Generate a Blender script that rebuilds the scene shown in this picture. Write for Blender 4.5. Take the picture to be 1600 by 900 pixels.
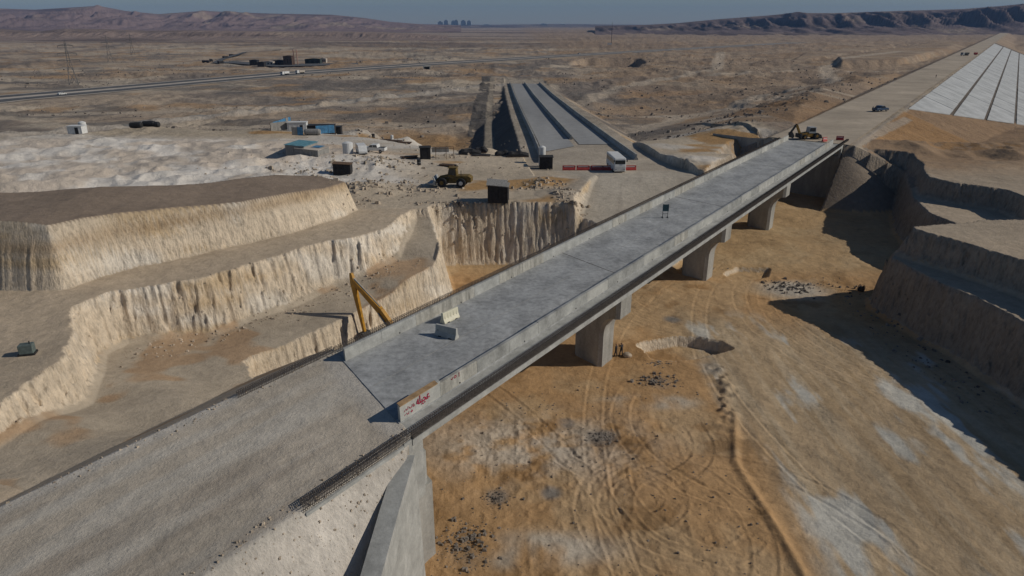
import bpy, math, random
import numpy as np
from mathutils import Vector, Matrix
random.seed(7); rng = np.random.default_rng(7)
SC = bpy.context.scene; COL = SC.collection
for o in list(bpy.data.objects): bpy.data.objects.remove(o)
# ------------------------------------------------------------------ camera, sky, sun, exposure
H = 37.0; F = 1067.0; PITCH = math.atan(413/1067)
CP, SP = math.cos(PITCH), math.sin(PITCH)
cam = bpy.data.cameras.new('camera'); camo = bpy.data.objects.new('camera', cam); COL.objects.link(camo)
camo.location = (0, 0, H); camo.rotation_euler = (math.pi/2 - PITCH, 0, 0)
cam.sensor_width = 36; cam.lens = 36*F/1600; cam.clip_start = .5; cam.clip_end = 60000
SC.camera = camo
SUN_EL = math.radians(32.0); SUN_AZ = math.radians(92)      # azimuth from +Y towards +X
W = bpy.data.worlds.new('World'); SC.world = W; W.use_nodes = True
nt = W.node_tree; bg = nt.nodes['Background']; sky = nt.nodes.new('ShaderNodeTexSky')
sky.sky_type = 'NISHITA'; sky.sun_disc = False; sky.sun_elevation = SUN_EL; sky.sun_rotation = SUN_AZ
sky.air_density = 1.0; sky.dust_density = 0.1; sky.ozone_density = 4.5; sky.altitude = 100
nt.links.new(sky.outputs[0], bg.inputs[0]); bg.inputs[1].default_value = 0.055
sl = bpy.data.lights.new('sun', 'SUN'); sl.energy = 3.6; sl.angle = math.radians(.5); sl.color = (1, .93, .82)
so = bpy.data.objects.new('sun', sl); COL.objects.link(so)
sd = Vector((math.sin(SUN_AZ)*math.cos(SUN_EL), math.cos(SUN_AZ)*math.cos(SUN_EL), math.sin(SUN_EL)))
so.rotation_euler = sd.to_track_quat('Z', 'Y').to_euler()
SC.view_settings.view_transform = 'Standard'; SC.view_settings.look = 'None'
SC.view_settings.gamma = 1; SC.view_settings.exposure = -0.40

def U(x, y, z):                       # photo pixel on the level z -> ground position
    u, v = (x-800)/F, (y-450)/F
    t = (H-z)/(SP+v*CP)
    return (u*t, t*(CP-v*SP))
def U3(x, y, z): a = U(x, y, z); return (a[0], a[1], z)
# bridge frame: s along, o across (0 = inner face of the far parapet)
L0 = np.array((-13.30, 48.36)); DV = np.array((.5707, .8212)); PV = np.array((.8212, -.5707))
ZD = 12.0; SL = 135.0
def skew(s): f = min(1, max(0, s/SL)); return .414*(1-f)+.08*f
def BXY(s, o, sk=None):
    k = skew(s) if sk is None else sk
    p = L0 + DV*(s-k*o) + PV*o
    return (float(p[0]), float(p[1]))
def B(s, o, z, sk=None): x, y = BXY(s, o, sk); return (x, y, z)

# ------------------------------------------------------------------ noise
def _h(ix, iy, seed):
    n = (ix*374761393 + iy*668265263 + seed*974634777) & 0xffffffff
    n = ((n ^ (n >> 13))*1274126177) & 0xffffffff
    return ((n ^ (n >> 16)) & 0xffff)/32767.5-1
def vnoise(x, y, seed=0):
    x = np.asarray(x, float); y = np.asarray(y, float)
    fx, fy = np.floor(x), np.floor(y); ix, iy = fx.astype(np.int64), fy.astype(np.int64)
    u, v = x-fx, y-fy; u = u*u*(3-2*u); v = v*v*(3-2*v)
    a, b, c, d = _h(ix, iy, seed), _h(ix+1, iy, seed), _h(ix, iy+1, seed), _h(ix+1, iy+1, seed)
    return a+(b-a)*u+(c-a)*v+(a-b-c+d)*u*v
def fbm(x, y, oct=4, seed=0):
    s = 0; a = .55
    for i in range(oct):
        s = s+a*vnoise(x*2**i+i*17.3, y*2**i-i*9.1, seed+i); a *= .52
    return s
def ridged(x, y, oct=4, seed=0):
    s = 0; a = .55
    for i in range(oct):
        s = s+a*(1-2*np.abs(vnoise(x*2**i+i*7.7, y*2**i+i*3.1, seed+i))); a *= .5
    return s
def sstep(a, b, x): t = np.clip((x-a)/(b-a), 0, 1); return t*t*(3-2*t)
def mixc(c, d, m): m = np.asarray(m)[:, None]; return c*(1-m)+np.asarray(d)*m

# ------------------------------------------------------------------ polygons of the cuts and fills
def sdf(px, py, poly):
    P = np.asarray(poly, float); n = len(P)
    best = np.full(px.shape, 1e18); arc = np.zeros(px.shape); ed = np.zeros(px.shape, int)
    ins = np.zeros(px.shape, bool); acc = 0
    for i in range(n):
        a, b = P[i], P[(i+1) % n]; e = b-a; L2 = e@e; L = math.sqrt(L2)
        t = np.clip(((px-a[0])*e[0]+(py-a[1])*e[1])/L2, 0, 1)
        dx, dy = px-a[0]-t*e[0], py-a[1]-t*e[1]; d2 = dx*dx+dy*dy
        m = d2 < best; best[m] = d2[m]; arc[m] = acc+t[m]*L; ed[m] = i
        c = ((a[1] > py) != (b[1] > py))
        if abs(e[1]) > 1e-9: ins ^= c & (px < a[0]+(py-a[1])*e[0]/e[1])
        acc += L
    d = np.sqrt(best); return np.where(ins, d, -d), arc, ed
def region(X, Y, poly, marg):
    P = np.asarray(poly); return np.nonzero((X > P[:, 0].min()-marg) & (X < P[:, 0].max()+marg) & (Y > P[:, 1].min()-marg) & (Y < P[:, 1].max()+marg))[0]
def flute(arc, seed, amp):
    return amp*.42*(1.9*vnoise(arc*.13, seed+.5, seed)+.22*vnoise(arc*1.1, seed+.5, seed+1)+.30*vnoise(arc*2.6, seed+.5, seed+2)+.22*vnoise(arc*5., seed+.5, seed+3))
def cut(X, Y, Z, poly, floor, k=5., amp=.55, seed=1, marg=14, talus=.7):
    I = region(X, Y, poly, marg); x, y = X[I], Y[I]
    d, arc, ed = sdf(x, y, poly); kk = np.asarray(k)[ed] if np.ndim(k) else k
    fl = floor(x, y) if callable(floor) else floor
    e = np.maximum(0, -d+flute(arc, seed, amp)*sstep(.2, 1.5, -d)+(.22*vnoise(x*2.3, y*2.3, seed+5)+.12*vnoise(x*5.1, y*5.1, seed+6))*sstep(.3, 1., -d)*min(1., amp*2))
    hk = fl+np.minimum(e, talus)*.8+kk*np.maximum(0, e-talus)
    Z[I] = np.minimum(Z[I], hk)
def fill(X, Y, Z, poly, top, k=.67, amp=0., seed=1, marg=40, clip=None):
    I = region(X, Y, poly, marg); x, y = X[I], Y[I]
    if clip is not None: m = clip(x, y); I, x, y = I[m], x[m], y[m]
    d, arc, ed = sdf(x, y, poly); kk = np.asarray(k)[ed] if np.ndim(k) else k
    tp = top(x, y) if callable(top) else top
    e = np.maximum(0, -d+(flute(arc, seed, amp)*sstep(.2, 1.5, -d) if amp else 0))
    Z[I] = np.maximum(Z[I], tp-kk*e)
def idw(ctrl):
    C = np.asarray(ctrl, float)
    def f(x, y):
        s = 0; w = 0
        for cx, cy, cz in C:
            q = 1/((x-cx)**2+(y-cy)**2+4)**1.5; s = s+q*cz; w = w+q
        return s/w
    return f
def linedist(x, y, pts):
    best = np.full(x.shape, 1e18)
    for (ax, ay), (bx, by) in zip(pts[:-1], pts[1:]):
        ex, ey = bx-ax, by-ay; t = np.clip(((x-ax)*ex+(y-ay)*ey)/(ex*ex+ey*ey), 0, 1)
        best = np.minimum(best, (x-ax-t*ex)**2+(y-ay-t*ey)**2)
    return np.sqrt(best)

# brown mound on the left, its cliff facing the valley
MOUND = [(-75, 71), U(0, 350, 17), U(74, 352, 17), U(169, 337, 16.5), U(270, 325.5, 16), U(375, 315, 15.5), U(450, 303, 15), U(506, 293, 14.8), U(540, 284, 14.5),
         U(500, 279, 14.6), U(430, 279, 15), U(300, 292, 16), U(150, 302, 16.6), U(0, 305, 17), (-80, 86)]
def mound_top(x, y): return np.clip(17-(x+50)*.102, 14.4, 17.3)+.25*fbm(x*.15, y*.15, 3, 3)
BENCH = [U(0, 700, 8), U(75, 665, 7), U(148, 630, 6), (-39, 58), (-42.2, 63.8), U(205, 543, 4.3), U(335, 526, 4), U(470, 476, 4), U(528, 450, 4.2), U(577, 436, 4.6), U(627, 402, 6), U(652, 344, 8.6),
         U(690, 343, 8.8), U(678, 396, 7), (-9, 86), (-9, 75), (-12, 60), (-14, 48), (-24, 34), (-34, 24), (-46, 20), (-46, 40)]
bench_z = idw([(-33, 69.4, 4), (-26, 78, 4), (-20, 80, 4.2), (-15.5, 89, 5.6), (-13, 97, 7.3), (-12.6, 104, 8.9), (-41, 66, 4.8), (-36, 54, 6), (-36, 44, 8), (-30, 50, 6.5), (-24, 58, 4.5), (-34, 32, 10), (-28, 40, 8.5), (-22, 66, 4), (-30, 61, 4.8)])
FLOOR = [(-26, 63.4), (-18.2, 74.4), (-15.6, 79), (-12.4, 84), (-9, 88.5), (-8, 93), (-9.6, 101), (-10.5, 104.4), (0, 104.8), (8.6, 105), (12.5, 100.5), BXY(63, 1, 0), BXY(80, 1, 0), BXY(104, -1, 0), BXY(120, -3, 0), BXY(135, -5, 0), BXY(138, 2, 0), (74, 156), (82, 146),
         (71.5, 123.5), (68, 112), (68.5, 100), (63, 94.3), (51, 91.6), (49.4, 88), (49.7, 83.3), (50.6, 78.2), (52, 73), (52.5, 61), (54, 45), (58, 14), (-11, 14), (-11, 34), (-16, 46)]
FK = [5]*len(FLOOR); FK[9] = 2.; FK[10] = FK[11] = FK[12] = FK[13] = 2.2; FK[14] = 1.2; FK[15] = FK[16] = .8
RB = [(44, 90), (40, 60), (44, 10), (64, 10), (62, 40), (60.5, 62), (58.4, 74.2), (56, 80.6), (53.2, 86), (52.2, 88.8), (53, 91), (58, 93.4), (66, 94.6), (80, 95), (92, 95), (92, 103), (81, 105.5), (82, 112.5), (76.5, 117.8), (74.8, 124), (78, 131), (84, 146), (78, 152), (66, 140), (56, 110)]
RAMP = [(11, 98), (11.5, 108), (15, 124), (18, 132), (36, 132), (36, 118), (30, 104), (22, 98)]
PIT = [(20+(4.6+.9*math.sin(3*a+1))*math.cos(a)*(1.2 if math.cos(a) > 0 else .9), 75.2+(2.7+.7*math.sin(2*a))*math.sin(a)) for a in np.linspace(0, 2*math.pi, 15)[:-1]]
QUARRY = [U(895, 112, -6), U(985, 119, -6), U(1002, 110, -6), U(990, 103, -6), U(920, 104, -6)]
TERR = [U(1316, 100, 6), U(1400, 98, 6), U(1450, 86, 6), U(1500, 77, 6), U(1530, 69, 6), U(1470, 66, 6), U(1380, 80, 6), U(1310, 92, 6)]
TERR2 = [U(1235, 100, 3), U(1330, 84, 3), U(1400, 76, 3), U(1390, 71, 3), U(1260, 84, 3)]
HWY = [U(-500, 212, 1), U(0, 155, 1), U(200, 137.5, 1), U(450, 115.5, 1), U(660, 101, 1), U(870, 88, 1), U(1090, 75.5, 1), U(1250, 66.5, 1)]
TRACK = [U(-300, 232, 2), U(0, 212, 2), U(200, 192, 2), U(330, 178, 2), U(480, 164, 2), U(640, 146, 1), U(800, 133, 0)]
# dual carriageway: (y, z, left x, right x)
DC = [(128, 9.9, 9.3, 31), (150, 9.2, 7.4, 26.4), (180, 8.8, 6.6, 24.4), (242, 7.5, 4.5, 21.4), (340, 4.2, 2.1, 19.1), (463, .6, -.4, 16.8), (500, .3, -1, 16)]
_dy = [a[0] for a in DC]
def dcz(y): return np.interp(y, _dy, [a[1] for a in DC])
def dcl(y): return np.interp(y, _dy, [a[2] for a in DC])
def dcr(y): return np.interp(y, _dy, [a[3] for a in DC])
# wing wall of the near abutment (ground is held behind it)
WW0 = np.array(BXY(0, 11.5)); WW1 = np.array((-8.1, 24.))
def behind_near(x, y):
    o = (x-L0[0])*PV[0]+(y-L0[1])*PV[1]; s = (x-L0[0])*DV[0]+(y-L0[1])*DV[1]
    ww = (WW1[0]-WW0[0])*(y-WW0[1])-(WW1[1]-WW0[1])*(x-WW0[0])
    return (s+.414*o < .2) & ((ww < 0) | (o < 9))
def beyond_far(x, y):
    o = (x-L0[0])*PV[0]+(y-L0[1])*PV[1]; s = (x-L0[0])*DV[0]+(y-L0[1])*DV[1]
    return s+.08*o > SL+1.2
def fwd_poly(s0, s1, o0, o1, sk): return [BXY(s0, o0, sk), BXY(s0, o1, sk), BXY(s1, o1, sk), BXY(s1, o0, sk)]
NEAR = fwd_poly(-95, 3, -2.6, 11.5, .414)
FAR = fwd_poly(SL, 2600, -5, 14, .08)
FARC = fwd_poly(SL-2, 2600, -5, 13.2, .08)
LOW = [BXY(172, 18, 0), BXY(185, 40, 0), BXY(260, 90, 0), BXY(500, 120, 0), BXY(1300, 120, 0), BXY(1300, 18, 0)]
LOWZ = lambda x, y: np.interp(y, [150, 230, 340, 700], [6, 2, -6, -7])

def heights(X, Y):
    R = np.hypot(X, Y)
    # natural plain: work platform at 10 m near, wadi plain beyond
    edge = 205+25*vnoise(X*.013, 3.1, 11)+10*vnoise(X*.05, .3, 12)-np.clip(X, 0, 60)*.2
    plat = 1-sstep(edge-30, edge+22, Y)
    OB = (X-L0[0])*PV[0]+(Y-L0[1])*PV[1]; plat = np.maximum(plat, sstep(-75, -8, OB)*(1-sstep(240, 600, Y))*(X > 20))
    Z = 10.2*plat+.4*(1-plat)+np.where(X > 62, .8, 0)*plat
    rough = sstep(150, 230, R)
    hum = ridged(X/26, Y/26, 4, 21)*sstep(-.25, .35, vnoise(X/140, Y/110, 22))
    Z += rough*(1.7*hum+2.2*fbm(X/70, Y/70, 4, 23)+1.3*ridged(X/10, Y/10, 3, 24)*sstep(-.2, .4, vnoise(X/60, Y/45, 25)))*(1-sstep(900, 2500, R)*.6)
    Z += (1-rough)*(.12*fbm(X/3, Y/3, 4, 26)+.25*fbm(X/17, Y/17, 3, 27))
    rb = sstep(60, 160, X)*sstep(170, 260, Y)          # broken brown ground right of the carriageway
    Z += rb*(2.2*ridged(X/45, Y/45, 4, 31)+.8)+sstep(80, 95, X)*sstep(120, 145, Y)*1.2*ridged(X/14, Y/14, 4, 32)
    # white chalk spoil behind the mound
    wm = sstep(0, 1, np.clip(1.25-np.hypot((X+82)/62, (Y-136)/31), 0, 1)*1.6)
    Z += wm*(.7+1.3*ridged(X/30+Y/60, Y/7-X/16, 4, 41)+.5*ridged(X/4, Y/4, 2, 42))
    for (cx, cy, hh, rr) in [(*U(560, 200, 9), 4.5, 8), (*U(640, 214, 9), 3, 6), (*U(600, 196, 9), 2.5, 8), (*U(735, 215, 9), 3.5, 6), (*U(770, 232, 10), 1.5, 5), (*U(590, 268, 10), 1.6, 9), (*U(570, 300, 10), 1.3, 7), (*U(850, 290, 10), 1.2, 4), (*U(870, 305, 10), 1.0, 4), (*U(760, 235, 10), 1.2, 4),
                             (*U(1085, 258, 10), 1.5, 12), (*U(1150, 205, 10), 2., 16), (*U(520, 262, 10), 1.5, 6)]:
        r = np.hypot(X-cx, Y-cy)/rr; m = np.clip(1-r, 0, 1)
        Z += hh*m*(.85+.3*fbm(X*.5, Y*.5, 3, 43))
    # distant features
    fill(X, Y, Z, TERR, 8.5, 1.2, .8, 51, 60); fill(X, Y, Z, TERR2, 5, 1.0, .8, 52, 60)
    cut(X, Y, Z, QUARRY, -9, 2., 2, 53, 60)
    cut(X, Y, Z, LOW, LOWZ, .28, 0, 54, 120)
    d = linedist(X, Y, HWY); m = sstep(42, 23, d); Z[:] = Z*(1-m)+1.0*m
    d = linedist(X, Y, TRACK); m = sstep(9, 5, d); Z[:] = Z*(1-m)+np.minimum(Z, 2.2)*m
    Z += 2.2*np.exp(-((linedist(X, Y, [(a-2, b-9) for a, b in TRACK])/2.2)**2))*(Y > 100)*(.7+.6*vnoise(X/6, Y/6, 44))
    # carriageway embankment
    cx = np.where(Y < 128, 1e3, 0); l, r = dcl(Y)-5, dcr(Y)+6
    e = np.maximum(np.maximum(l-X, X-r), 0)+cx+np.maximum(0, Y-500)
    berm = np.where((e > 6.2) & (e < 9), -.67*6.2, np.where(e >= 9, -.67*(e-2.8), -.67*e))
    inside = (e < 30); zr = dcz(Y)
    Z[:] = np.where(inside, np.maximum(Z, zr-.12+np.where(X < l, berm, -.5*e)), Z)
    core = (X > l) & (X < r) & (Y > 128) & (Y < 500); Z[:] = np.where(core, zr-.12, Z)
    # the mound, then the cuts
    fill(X, Y, Z, MOUND, mound_top, 3.4, .9, 61, 10)
    fill(X, Y, Z, [(51, 88.8), (56, 78), (60, 60), (90, 55), (90, 94), (58, 94)], 11.3, 1., 0, 60, 6)
    cut(X, Y, Z, RAMP, lambda x, y: np.clip(10+(y-128)*.12, 6.4, 10), [2, 1.6, .6, .25, .2, .3, .5, 2], .3, 67, 20)
    cut(X, Y, Z, RB, 7.4, 4., .7, 62)
    cut(X, Y, Z, BENCH, bench_z, 3.4, .8, 63)
    cut(X, Y, Z, FLOOR, 0., FK, .42, 64)
    cut(X, Y, Z, PIT, -1.3, 2.5, .5, 65, 6, .2)
    cut(X, Y, Z, [(34.5, 99), (40, 101), (41.5, 104.5), (37, 105), (34, 102)], -.7, 2, .4, 66, 4, .2)
    low = sstep(2., .4, Z)*(R < 190)
    Z += low*(.14*fbm(X/2.2, Y/2.2, 4, 71)+.25*fbm(X/9, Y/9, 3, 72))
    Z += low*.36*np.exp(-(linedist(X, Y, [(20.5, 30), (20.9, 39), (20.2, 52), (22.6, 60)])/.4)**2)*(.6+.3*vnoise(X*.5, Y*.5, 73))
    Z += low*.35*np.exp(-(linedist(X, Y, [(21, 58), (23.6, 66), (23.4, 70)])/.8)**2)*(.5+.9*vnoise(X*1.3, Y*1.3, 74))
    hp = low*np.exp(-(np.hypot((X-2)/10, (Y-54)/6))**4); Z += hp*(.16*ridged(X/1.3, Y/1.3, 3, 75))
    lw = low*sstep(22, 14, X)*sstep(66, 58, Y)
    Z += lw*.07*ridged(X/.9, Y/.9, 2, 76)
    for cx, cy, r0, a0, a1 in ARCS:
        rr = np.hypot(X-cx, Y-cy); an = np.arctan2(Y-cy, X-cx); am = ((an-a0) % (2*math.pi)) < (a1-a0)
        for q in (-.95, .95):
            g = np.exp(-((rr-r0-q)/.17)**2)*am*low
            Z -= g*.05*(.6+.6*vnoise(an*r0*.5, r0, 77))
            Z += np.exp(-((rr-r0-q-.3)/.13)**2)*am*low*.03
    # embankments of the bridge road
    def gz(x, y): return ZD-.06+.03*fbm(x/2, y/2, 3, 81)
    fill(X, Y, Z, NEAR, gz, [.6, 1.45, .6, .55], .2, 82, 30, behind_near)
    fill(X, Y, Z, FAR, lambda x, y: ZD-.12+0*x, [.9, .40, .4, .5], .5, 83, 60, beyond_far)
    cone = [BXY(SL+3, 2, .08), BXY(SL+3, 12.8, .08), BXY(SL+30, 13.5, .08), BXY(SL+30, 2, .08)]
    fill(X, Y, Z, cone, ZD-.4, .72, .3, 84, 25, beyond_far)
    cone2 = [BXY(SL+2.2, 11.6, .08), BXY(SL+2.2, 12.6, .08), BXY(SL+24, 16, .08), BXY(SL+24, 11.6, .08)]
    fill(X, Y, Z, cone2, ZD-.6, .74, .5, 85, 25, lambda x, y: (x-L0[0])*PV[0]+(y-L0[1])*PV[1] > 11.75)
    return Z
ARCS = [(14.5, 45.5, 5.2, 1.2, 5.6), (14.5, 45, 8.3, 1.6, 5.0), (19, 49, 9.5, 2.2, 4.6), (11, 56, 7, 3.6, 6.6), (8, 43, 11, -.6, 1.9), (24, 58, 13, 2.6, 4.5), (10.5, 47, 3, 0, 6.2), (30, 95, 14, 3.2, 5.4), (31, 95, 18, 3.1, 5.6), (16, 38, 14, .2, 2.2)]
ARCS += [(random.choice((-60, 90, 100)), random.uniform(20, 70), random.uniform(55, 85), 0, 6.28) for _ in range(3)]
ARCS += [(60, 84, r, 2.4, 3.9) for r in (21, 24.5, 28)]

def mesh_obj(name, verts, faces, mats=(), parent=None, smooth=False):
    me = bpy.data.meshes.new(name)
    if isinstance(verts, np.ndarray):
        nv, nf = len(verts), len(faces)
        me.vertices.add(nv); me.vertices.foreach_set('co', verts.astype(np.float32).ravel())
        me.loops.add(nf*4); me.loops.foreach_set('vertex_index', faces.astype(np.int32).ravel())
        me.polygons.add(nf); me.polygons.foreach_set('loop_start', np.arange(0, nf*4, 4, dtype=np.int32))
        me.update(calc_edges=True)
    else: me.from_pydata(verts, [], faces); me.update()
    for m in mats: me.materials.append(m)
    if smooth: me.polygons.foreach_set('use_smooth', np.ones(len(me.polygons), bool))
    ob = bpy.data.objects.new(name, me); COL.objects.link(ob)
    if parent: ob.parent = parent
    return ob
def gridfaces(nr, nc):
    i = np.arange(nr-1)[:, None]*nc+np.arange(nc-1)[None]; return np.stack([i, i+1, i+nc+1, i+nc], -1).reshape(-1, 4)

# ------------------------------------------------------------------ materials
def newmat(name):
    m = bpy.data.materials.new(name); m.use_nodes = True; return m, m.node_tree, m.node_tree.nodes['Principled BSDF']
MATS = {}
def mat(name, col, rough=.8, var=.15, scale=3., bump=.0, bscale=20., metal=0, stretch=(1, 1, 1), spec=.3, dark=None):
    if name in MATS: return MATS[name]
    m, t, b = newmat(name); b.inputs['Roughness'].default_value = rough; b.inputs['Metallic'].default_value = metal
    b.inputs['Specular IOR Level'].default_value = spec
    tc = t.nodes.new('ShaderNodeTexCoord'); mp = t.nodes.new('ShaderNodeMapping'); mp.inputs['Scale'].default_value = stretch
    t.links.new(tc.outputs['Object'], mp.inputs[0])
    n = t.nodes.new('ShaderNodeTexNoise'); n.inputs['Scale'].default_value = scale; n.inputs['Detail'].default_value = 6; n.inputs['Roughness'].default_value = .65
    t.links.new(mp.outputs[0], n.inputs[0])
    r = t.nodes.new('ShaderNodeValToRGB'); c = np.array(col); dk = np.array(dark) if dark else c*(1-2*var)
    r.color_ramp.elements[0].position = .3; r.color_ramp.elements[1].position = .7
    r.color_ramp.elements[0].color = (*np.clip(dk, 0, 1), 1); r.color_ramp.elements[1].color = (*np.clip(c*(1+var), 0, 1), 1)
    t.links.new(n.outputs[0], r.inputs[0])
    nf = t.nodes.new('ShaderNodeTexNoise'); nf.inputs['Scale'].default_value = scale*7; nf.inputs['Detail'].default_value = 8; nf.inputs['Roughness'].default_value = .75; t.links.new(tc.outputs['Object'], nf.inputs[0])
    mf = t.nodes.new('ShaderNodeMapRange'); mf.inputs[1].default_value = .3; mf.inputs[2].default_value = .7; mf.inputs[3].default_value = 1-var; mf.inputs[4].default_value = 1+var; t.links.new(nf.outputs[0], mf.inputs[0])
    vs = t.nodes.new('ShaderNodeVectorMath'); vs.operation = 'SCALE'; t.links.new(r.outputs[0], vs.inputs[0]); t.links.new(mf.outputs[0], vs.inputs['Scale']); t.links.new(vs.outputs[0], b.inputs['Base Color'])
    if bump:
        n2 = t.nodes.new('ShaderNodeTexNoise'); n2.inputs['Scale'].default_value = bscale; n2.inputs['Detail'].default_value = 5
        t.links.new(mp.outputs[0], n2.inputs[0]); bp = t.nodes.new('ShaderNodeBump'); bp.inputs['Strength'].default_value = bump; bp.inputs['Distance'].default_value = .05
        t.links.new(n2.outputs[0], bp.inputs['Height']); t.links.new(bp.outputs[0], b.inputs['Normal'])
    MATS[name] = m; return m
def ground_mat():
    m, t, b = newmat('soil'); b.inputs['Roughness'].default_value = .95; b.inputs['Specular IOR Level'].default_value = .1
    at = t.nodes.new('ShaderNodeAttribute'); at.attribute_name = 'Col'
    geo = t.nodes.new('ShaderNodeNewGeometry')
    def noise(sc, det, vec=None):
        n = t.nodes.new('ShaderNodeTexNoise'); n.inputs['Scale'].default_value = sc; n.inputs['Detail'].default_value = det; n.inputs['Roughness'].default_value = .7
        t.links.new(vec or geo.outputs['Position'], n.inputs[0]); return n.outputs[0]
    def mr(sock, a, b_, c, d):
        q = t.nodes.new('ShaderNodeMapRange'); 
        for i, v in enumerate((a, b_, c, d)): q.inputs[i+1].default_value = v
        t.links.new(sock, q.inputs[0]); return q.outputs[0]
    n1, n2, n3 = noise(.9, 8), noise(.07, 8), noise(6, 4)
    mu = t.nodes.new('ShaderNodeMath'); mu.operation = 'MULTIPLY'
    t.links.new(mr(n1, .25, .75, .80, 1.17), mu.inputs[0]); t.links.new(mr(n2, .25, .75, .75, 1.22), mu.inputs[1])
    mu2 = t.nodes.new('ShaderNodeMath'); mu2.operation = 'MULTIPLY'; t.links.new(mu.outputs[0], mu2.inputs[0]); t.links.new(mr(n3, .3, .7, .92, 1.07), mu2.inputs[1])
    vm = t.nodes.new('ShaderNodeVectorMath'); vm.operation = 'SCALE'; t.links.new(at.outputs['Color'], vm.inputs[0]); t.links.new(mu2.outputs[0], vm.inputs['Scale'])
    t.links.new(vm.outputs[0], b.inputs['Base Color'])
    ad = t.nodes.new('ShaderNodeMath'); ad.operation = 'ADD'; t.links.new(n1, ad.inputs[0]); 
    m3 = t.nodes.new('ShaderNodeMath'); m3.operation = 'MULTIPLY'; t.links.new(n3, m3.inputs[0]); m3.inputs[1].default_value = .13; t.links.new(m3.outputs[0], ad.inputs[1])
    sx = t.nodes.new('ShaderNodeSeparateXYZ'); t.links.new(geo.outputs['True Normal'], sx.inputs[0]); steep = mr(sx.outputs[2], .75, .35, 0, 1)
    mpv = t.nodes.new('ShaderNodeMapping'); mpv.inputs['Scale'].default_value = (1, 1, .28); t.links.new(geo.outputs['Position'], mpv.inputs[0])
    tooth = noise(2.6, 5, mpv.outputs[0]); tooth2 = noise(.5, 3, mpv.outputs[0])
    def mul(a, b_):
        q = t.nodes.new('ShaderNodeMath'); q.operation = 'MULTIPLY'; t.links.new(a, q.inputs[0])
        if isinstance(b_, float): q.inputs[1].default_value = b_
        else: t.links.new(b_, q.inputs[1])
        return q.outputs[0]
    def add(a, b_): q = t.nodes.new('ShaderNodeMath'); q.operation = 'ADD'; t.links.new(a, q.inputs[0]); t.links.new(b_, q.inputs[1]); return q.outputs[0]
    far = mul(noise(.16, 9), at.outputs['Alpha']); hgt = add(add(ad.outputs[0], mul(mul(tooth, steep), 1.9)), mul(far, 11.))
    # pits and streaks on the cut faces, darker stones out on the plain
    pit = mr(tooth, .36, .52, .74, 1.08); q = t.nodes.new('ShaderNodeMix'); q.data_type = 'FLOAT'; t.links.new(steep, q.inputs[0]); q.inputs[2].default_value = 1; t.links.new(pit, q.inputs[3])
    st_ = mr(noise(.45, 8), .5, .68, 1, .66); q2 = t.nodes.new('ShaderNodeMix'); q2.data_type = 'FLOAT'; t.links.new(at.outputs['Alpha'], q2.inputs[0]); q2.inputs[2].default_value = 1; t.links.new(st_, q2.inputs[3])
    t.links.new(mul(mul(mu2.outputs[0], q.outputs[0]), q2.outputs[0]), vm.inputs['Scale'])
    bp = t.nodes.new('ShaderNodeBump'); bp.inputs['Strength'].default_value = .6; bp.inputs['Distance'].default_value = .35
    t.links.new(hgt, bp.inputs['Height']); t.links.new(bp.outputs[0], b.inputs['Normal'])
    return m
SOIL = ground_mat()
CONC = mat('concrete', (.40, .40, .375), .85, .16, .8, .25, 9)
DECK = mat('deck_concrete', (.33, .335, .33), .85, .35, .25, .2, 6, stretch=(1.3, 1, 1), dark=(.215, .22, .22))
CONCD = mat('formed_concrete', (.36, .35, .32), .85, .18, .5, .2, 6, stretch=(1, 1, .3))
REBAR = mat('rebar_steel', (.085, .07, .06), .8, .3, 5)
ASPH = mat('asphalt', (.12, .12, .12), .9, .2, .2)
PAVE = mat('new_pavement', (.30, .30, .295), .9, .14, .05, stretch=(1, .15, 1))
SHOULD = mat('pale_shoulder', (.52, .46, .39), .9, .15, .1)
GRAV = mat('compacted_gravel', (.36, .32, .265), .95, .16, .12, .35, 14, stretch=(1, 1, 1))
YEL = mat('yellow_paint', (.50, .25, .02), .5, .2, 2, spec=.5)
YELD = mat('dirty_yellow_paint', (.30, .17, .03), .7, .35, 2)
DARK = mat('dark_steel', (.03, .03, .03), .6, .3, 4)
RUB = mat('tyre_rubber', (.025, .024, .023), .9, .2, 5)
GLASS = mat('dark_glass', (.02, .026, .03), .08, .1, 1, spec=.6)
WHITE = mat('white_paint', (.68, .68, .66), .5, .08, 1.5)
CREAM = mat('cream_plastic', (.70, .66, .50), .5, .06, 2)
GREYP = mat('grey_paint', (.35, .36, .36), .5, .12, 2)
BLUE = mat('blue_sheet', (.08, .24, .42), .6, .25, 1.2)
TEAL = mat('faded_blue_sheet', (.13, .30, .36), .6, .25, 1)
TIN = mat('weathered_tin', (.30, .29, .27), .6, .25, 1.4, stretch=(4, 4, .4))
TARP = mat('dark_tarpaulin', (.035, .033, .032), .85, .3, 2)
WOOD = mat('weathered_wood', (.16, .10, .06), .9, .3, 3)
RED = mat('red_plastic', (.45, .06, .05), .5, .15, 2)
NAVY = mat('navy_paint', (.03, .07, .14), .3, .1, 2, spec=.6)
MATW = mat('white_geotextile', (.47, .48, .475), .9, .14, .12, .2, 1.5, stretch=(1, 1, 1))
STONE = mat('pale_stone', (.46, .38, .29), .95, .3, .35)
STONED = mat('dark_stone', (.25, .215, .18), .95, .4, .25)
SKIN = mat('skin', (.25, .14, .09), .7, .05)
CLOTH1 = mat('dark_clothing', (.03, .035, .045), .9, .2, 6); CLOTH2 = mat('grey_clothing', (.10, .11, .12), .9, .2, 6)
GRAF = mat('red_spray_paint', (.38, .02, .06), .7, .1)
PLY = mat('plywood', (.42, .27, .14), .9, .2, 2)

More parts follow.
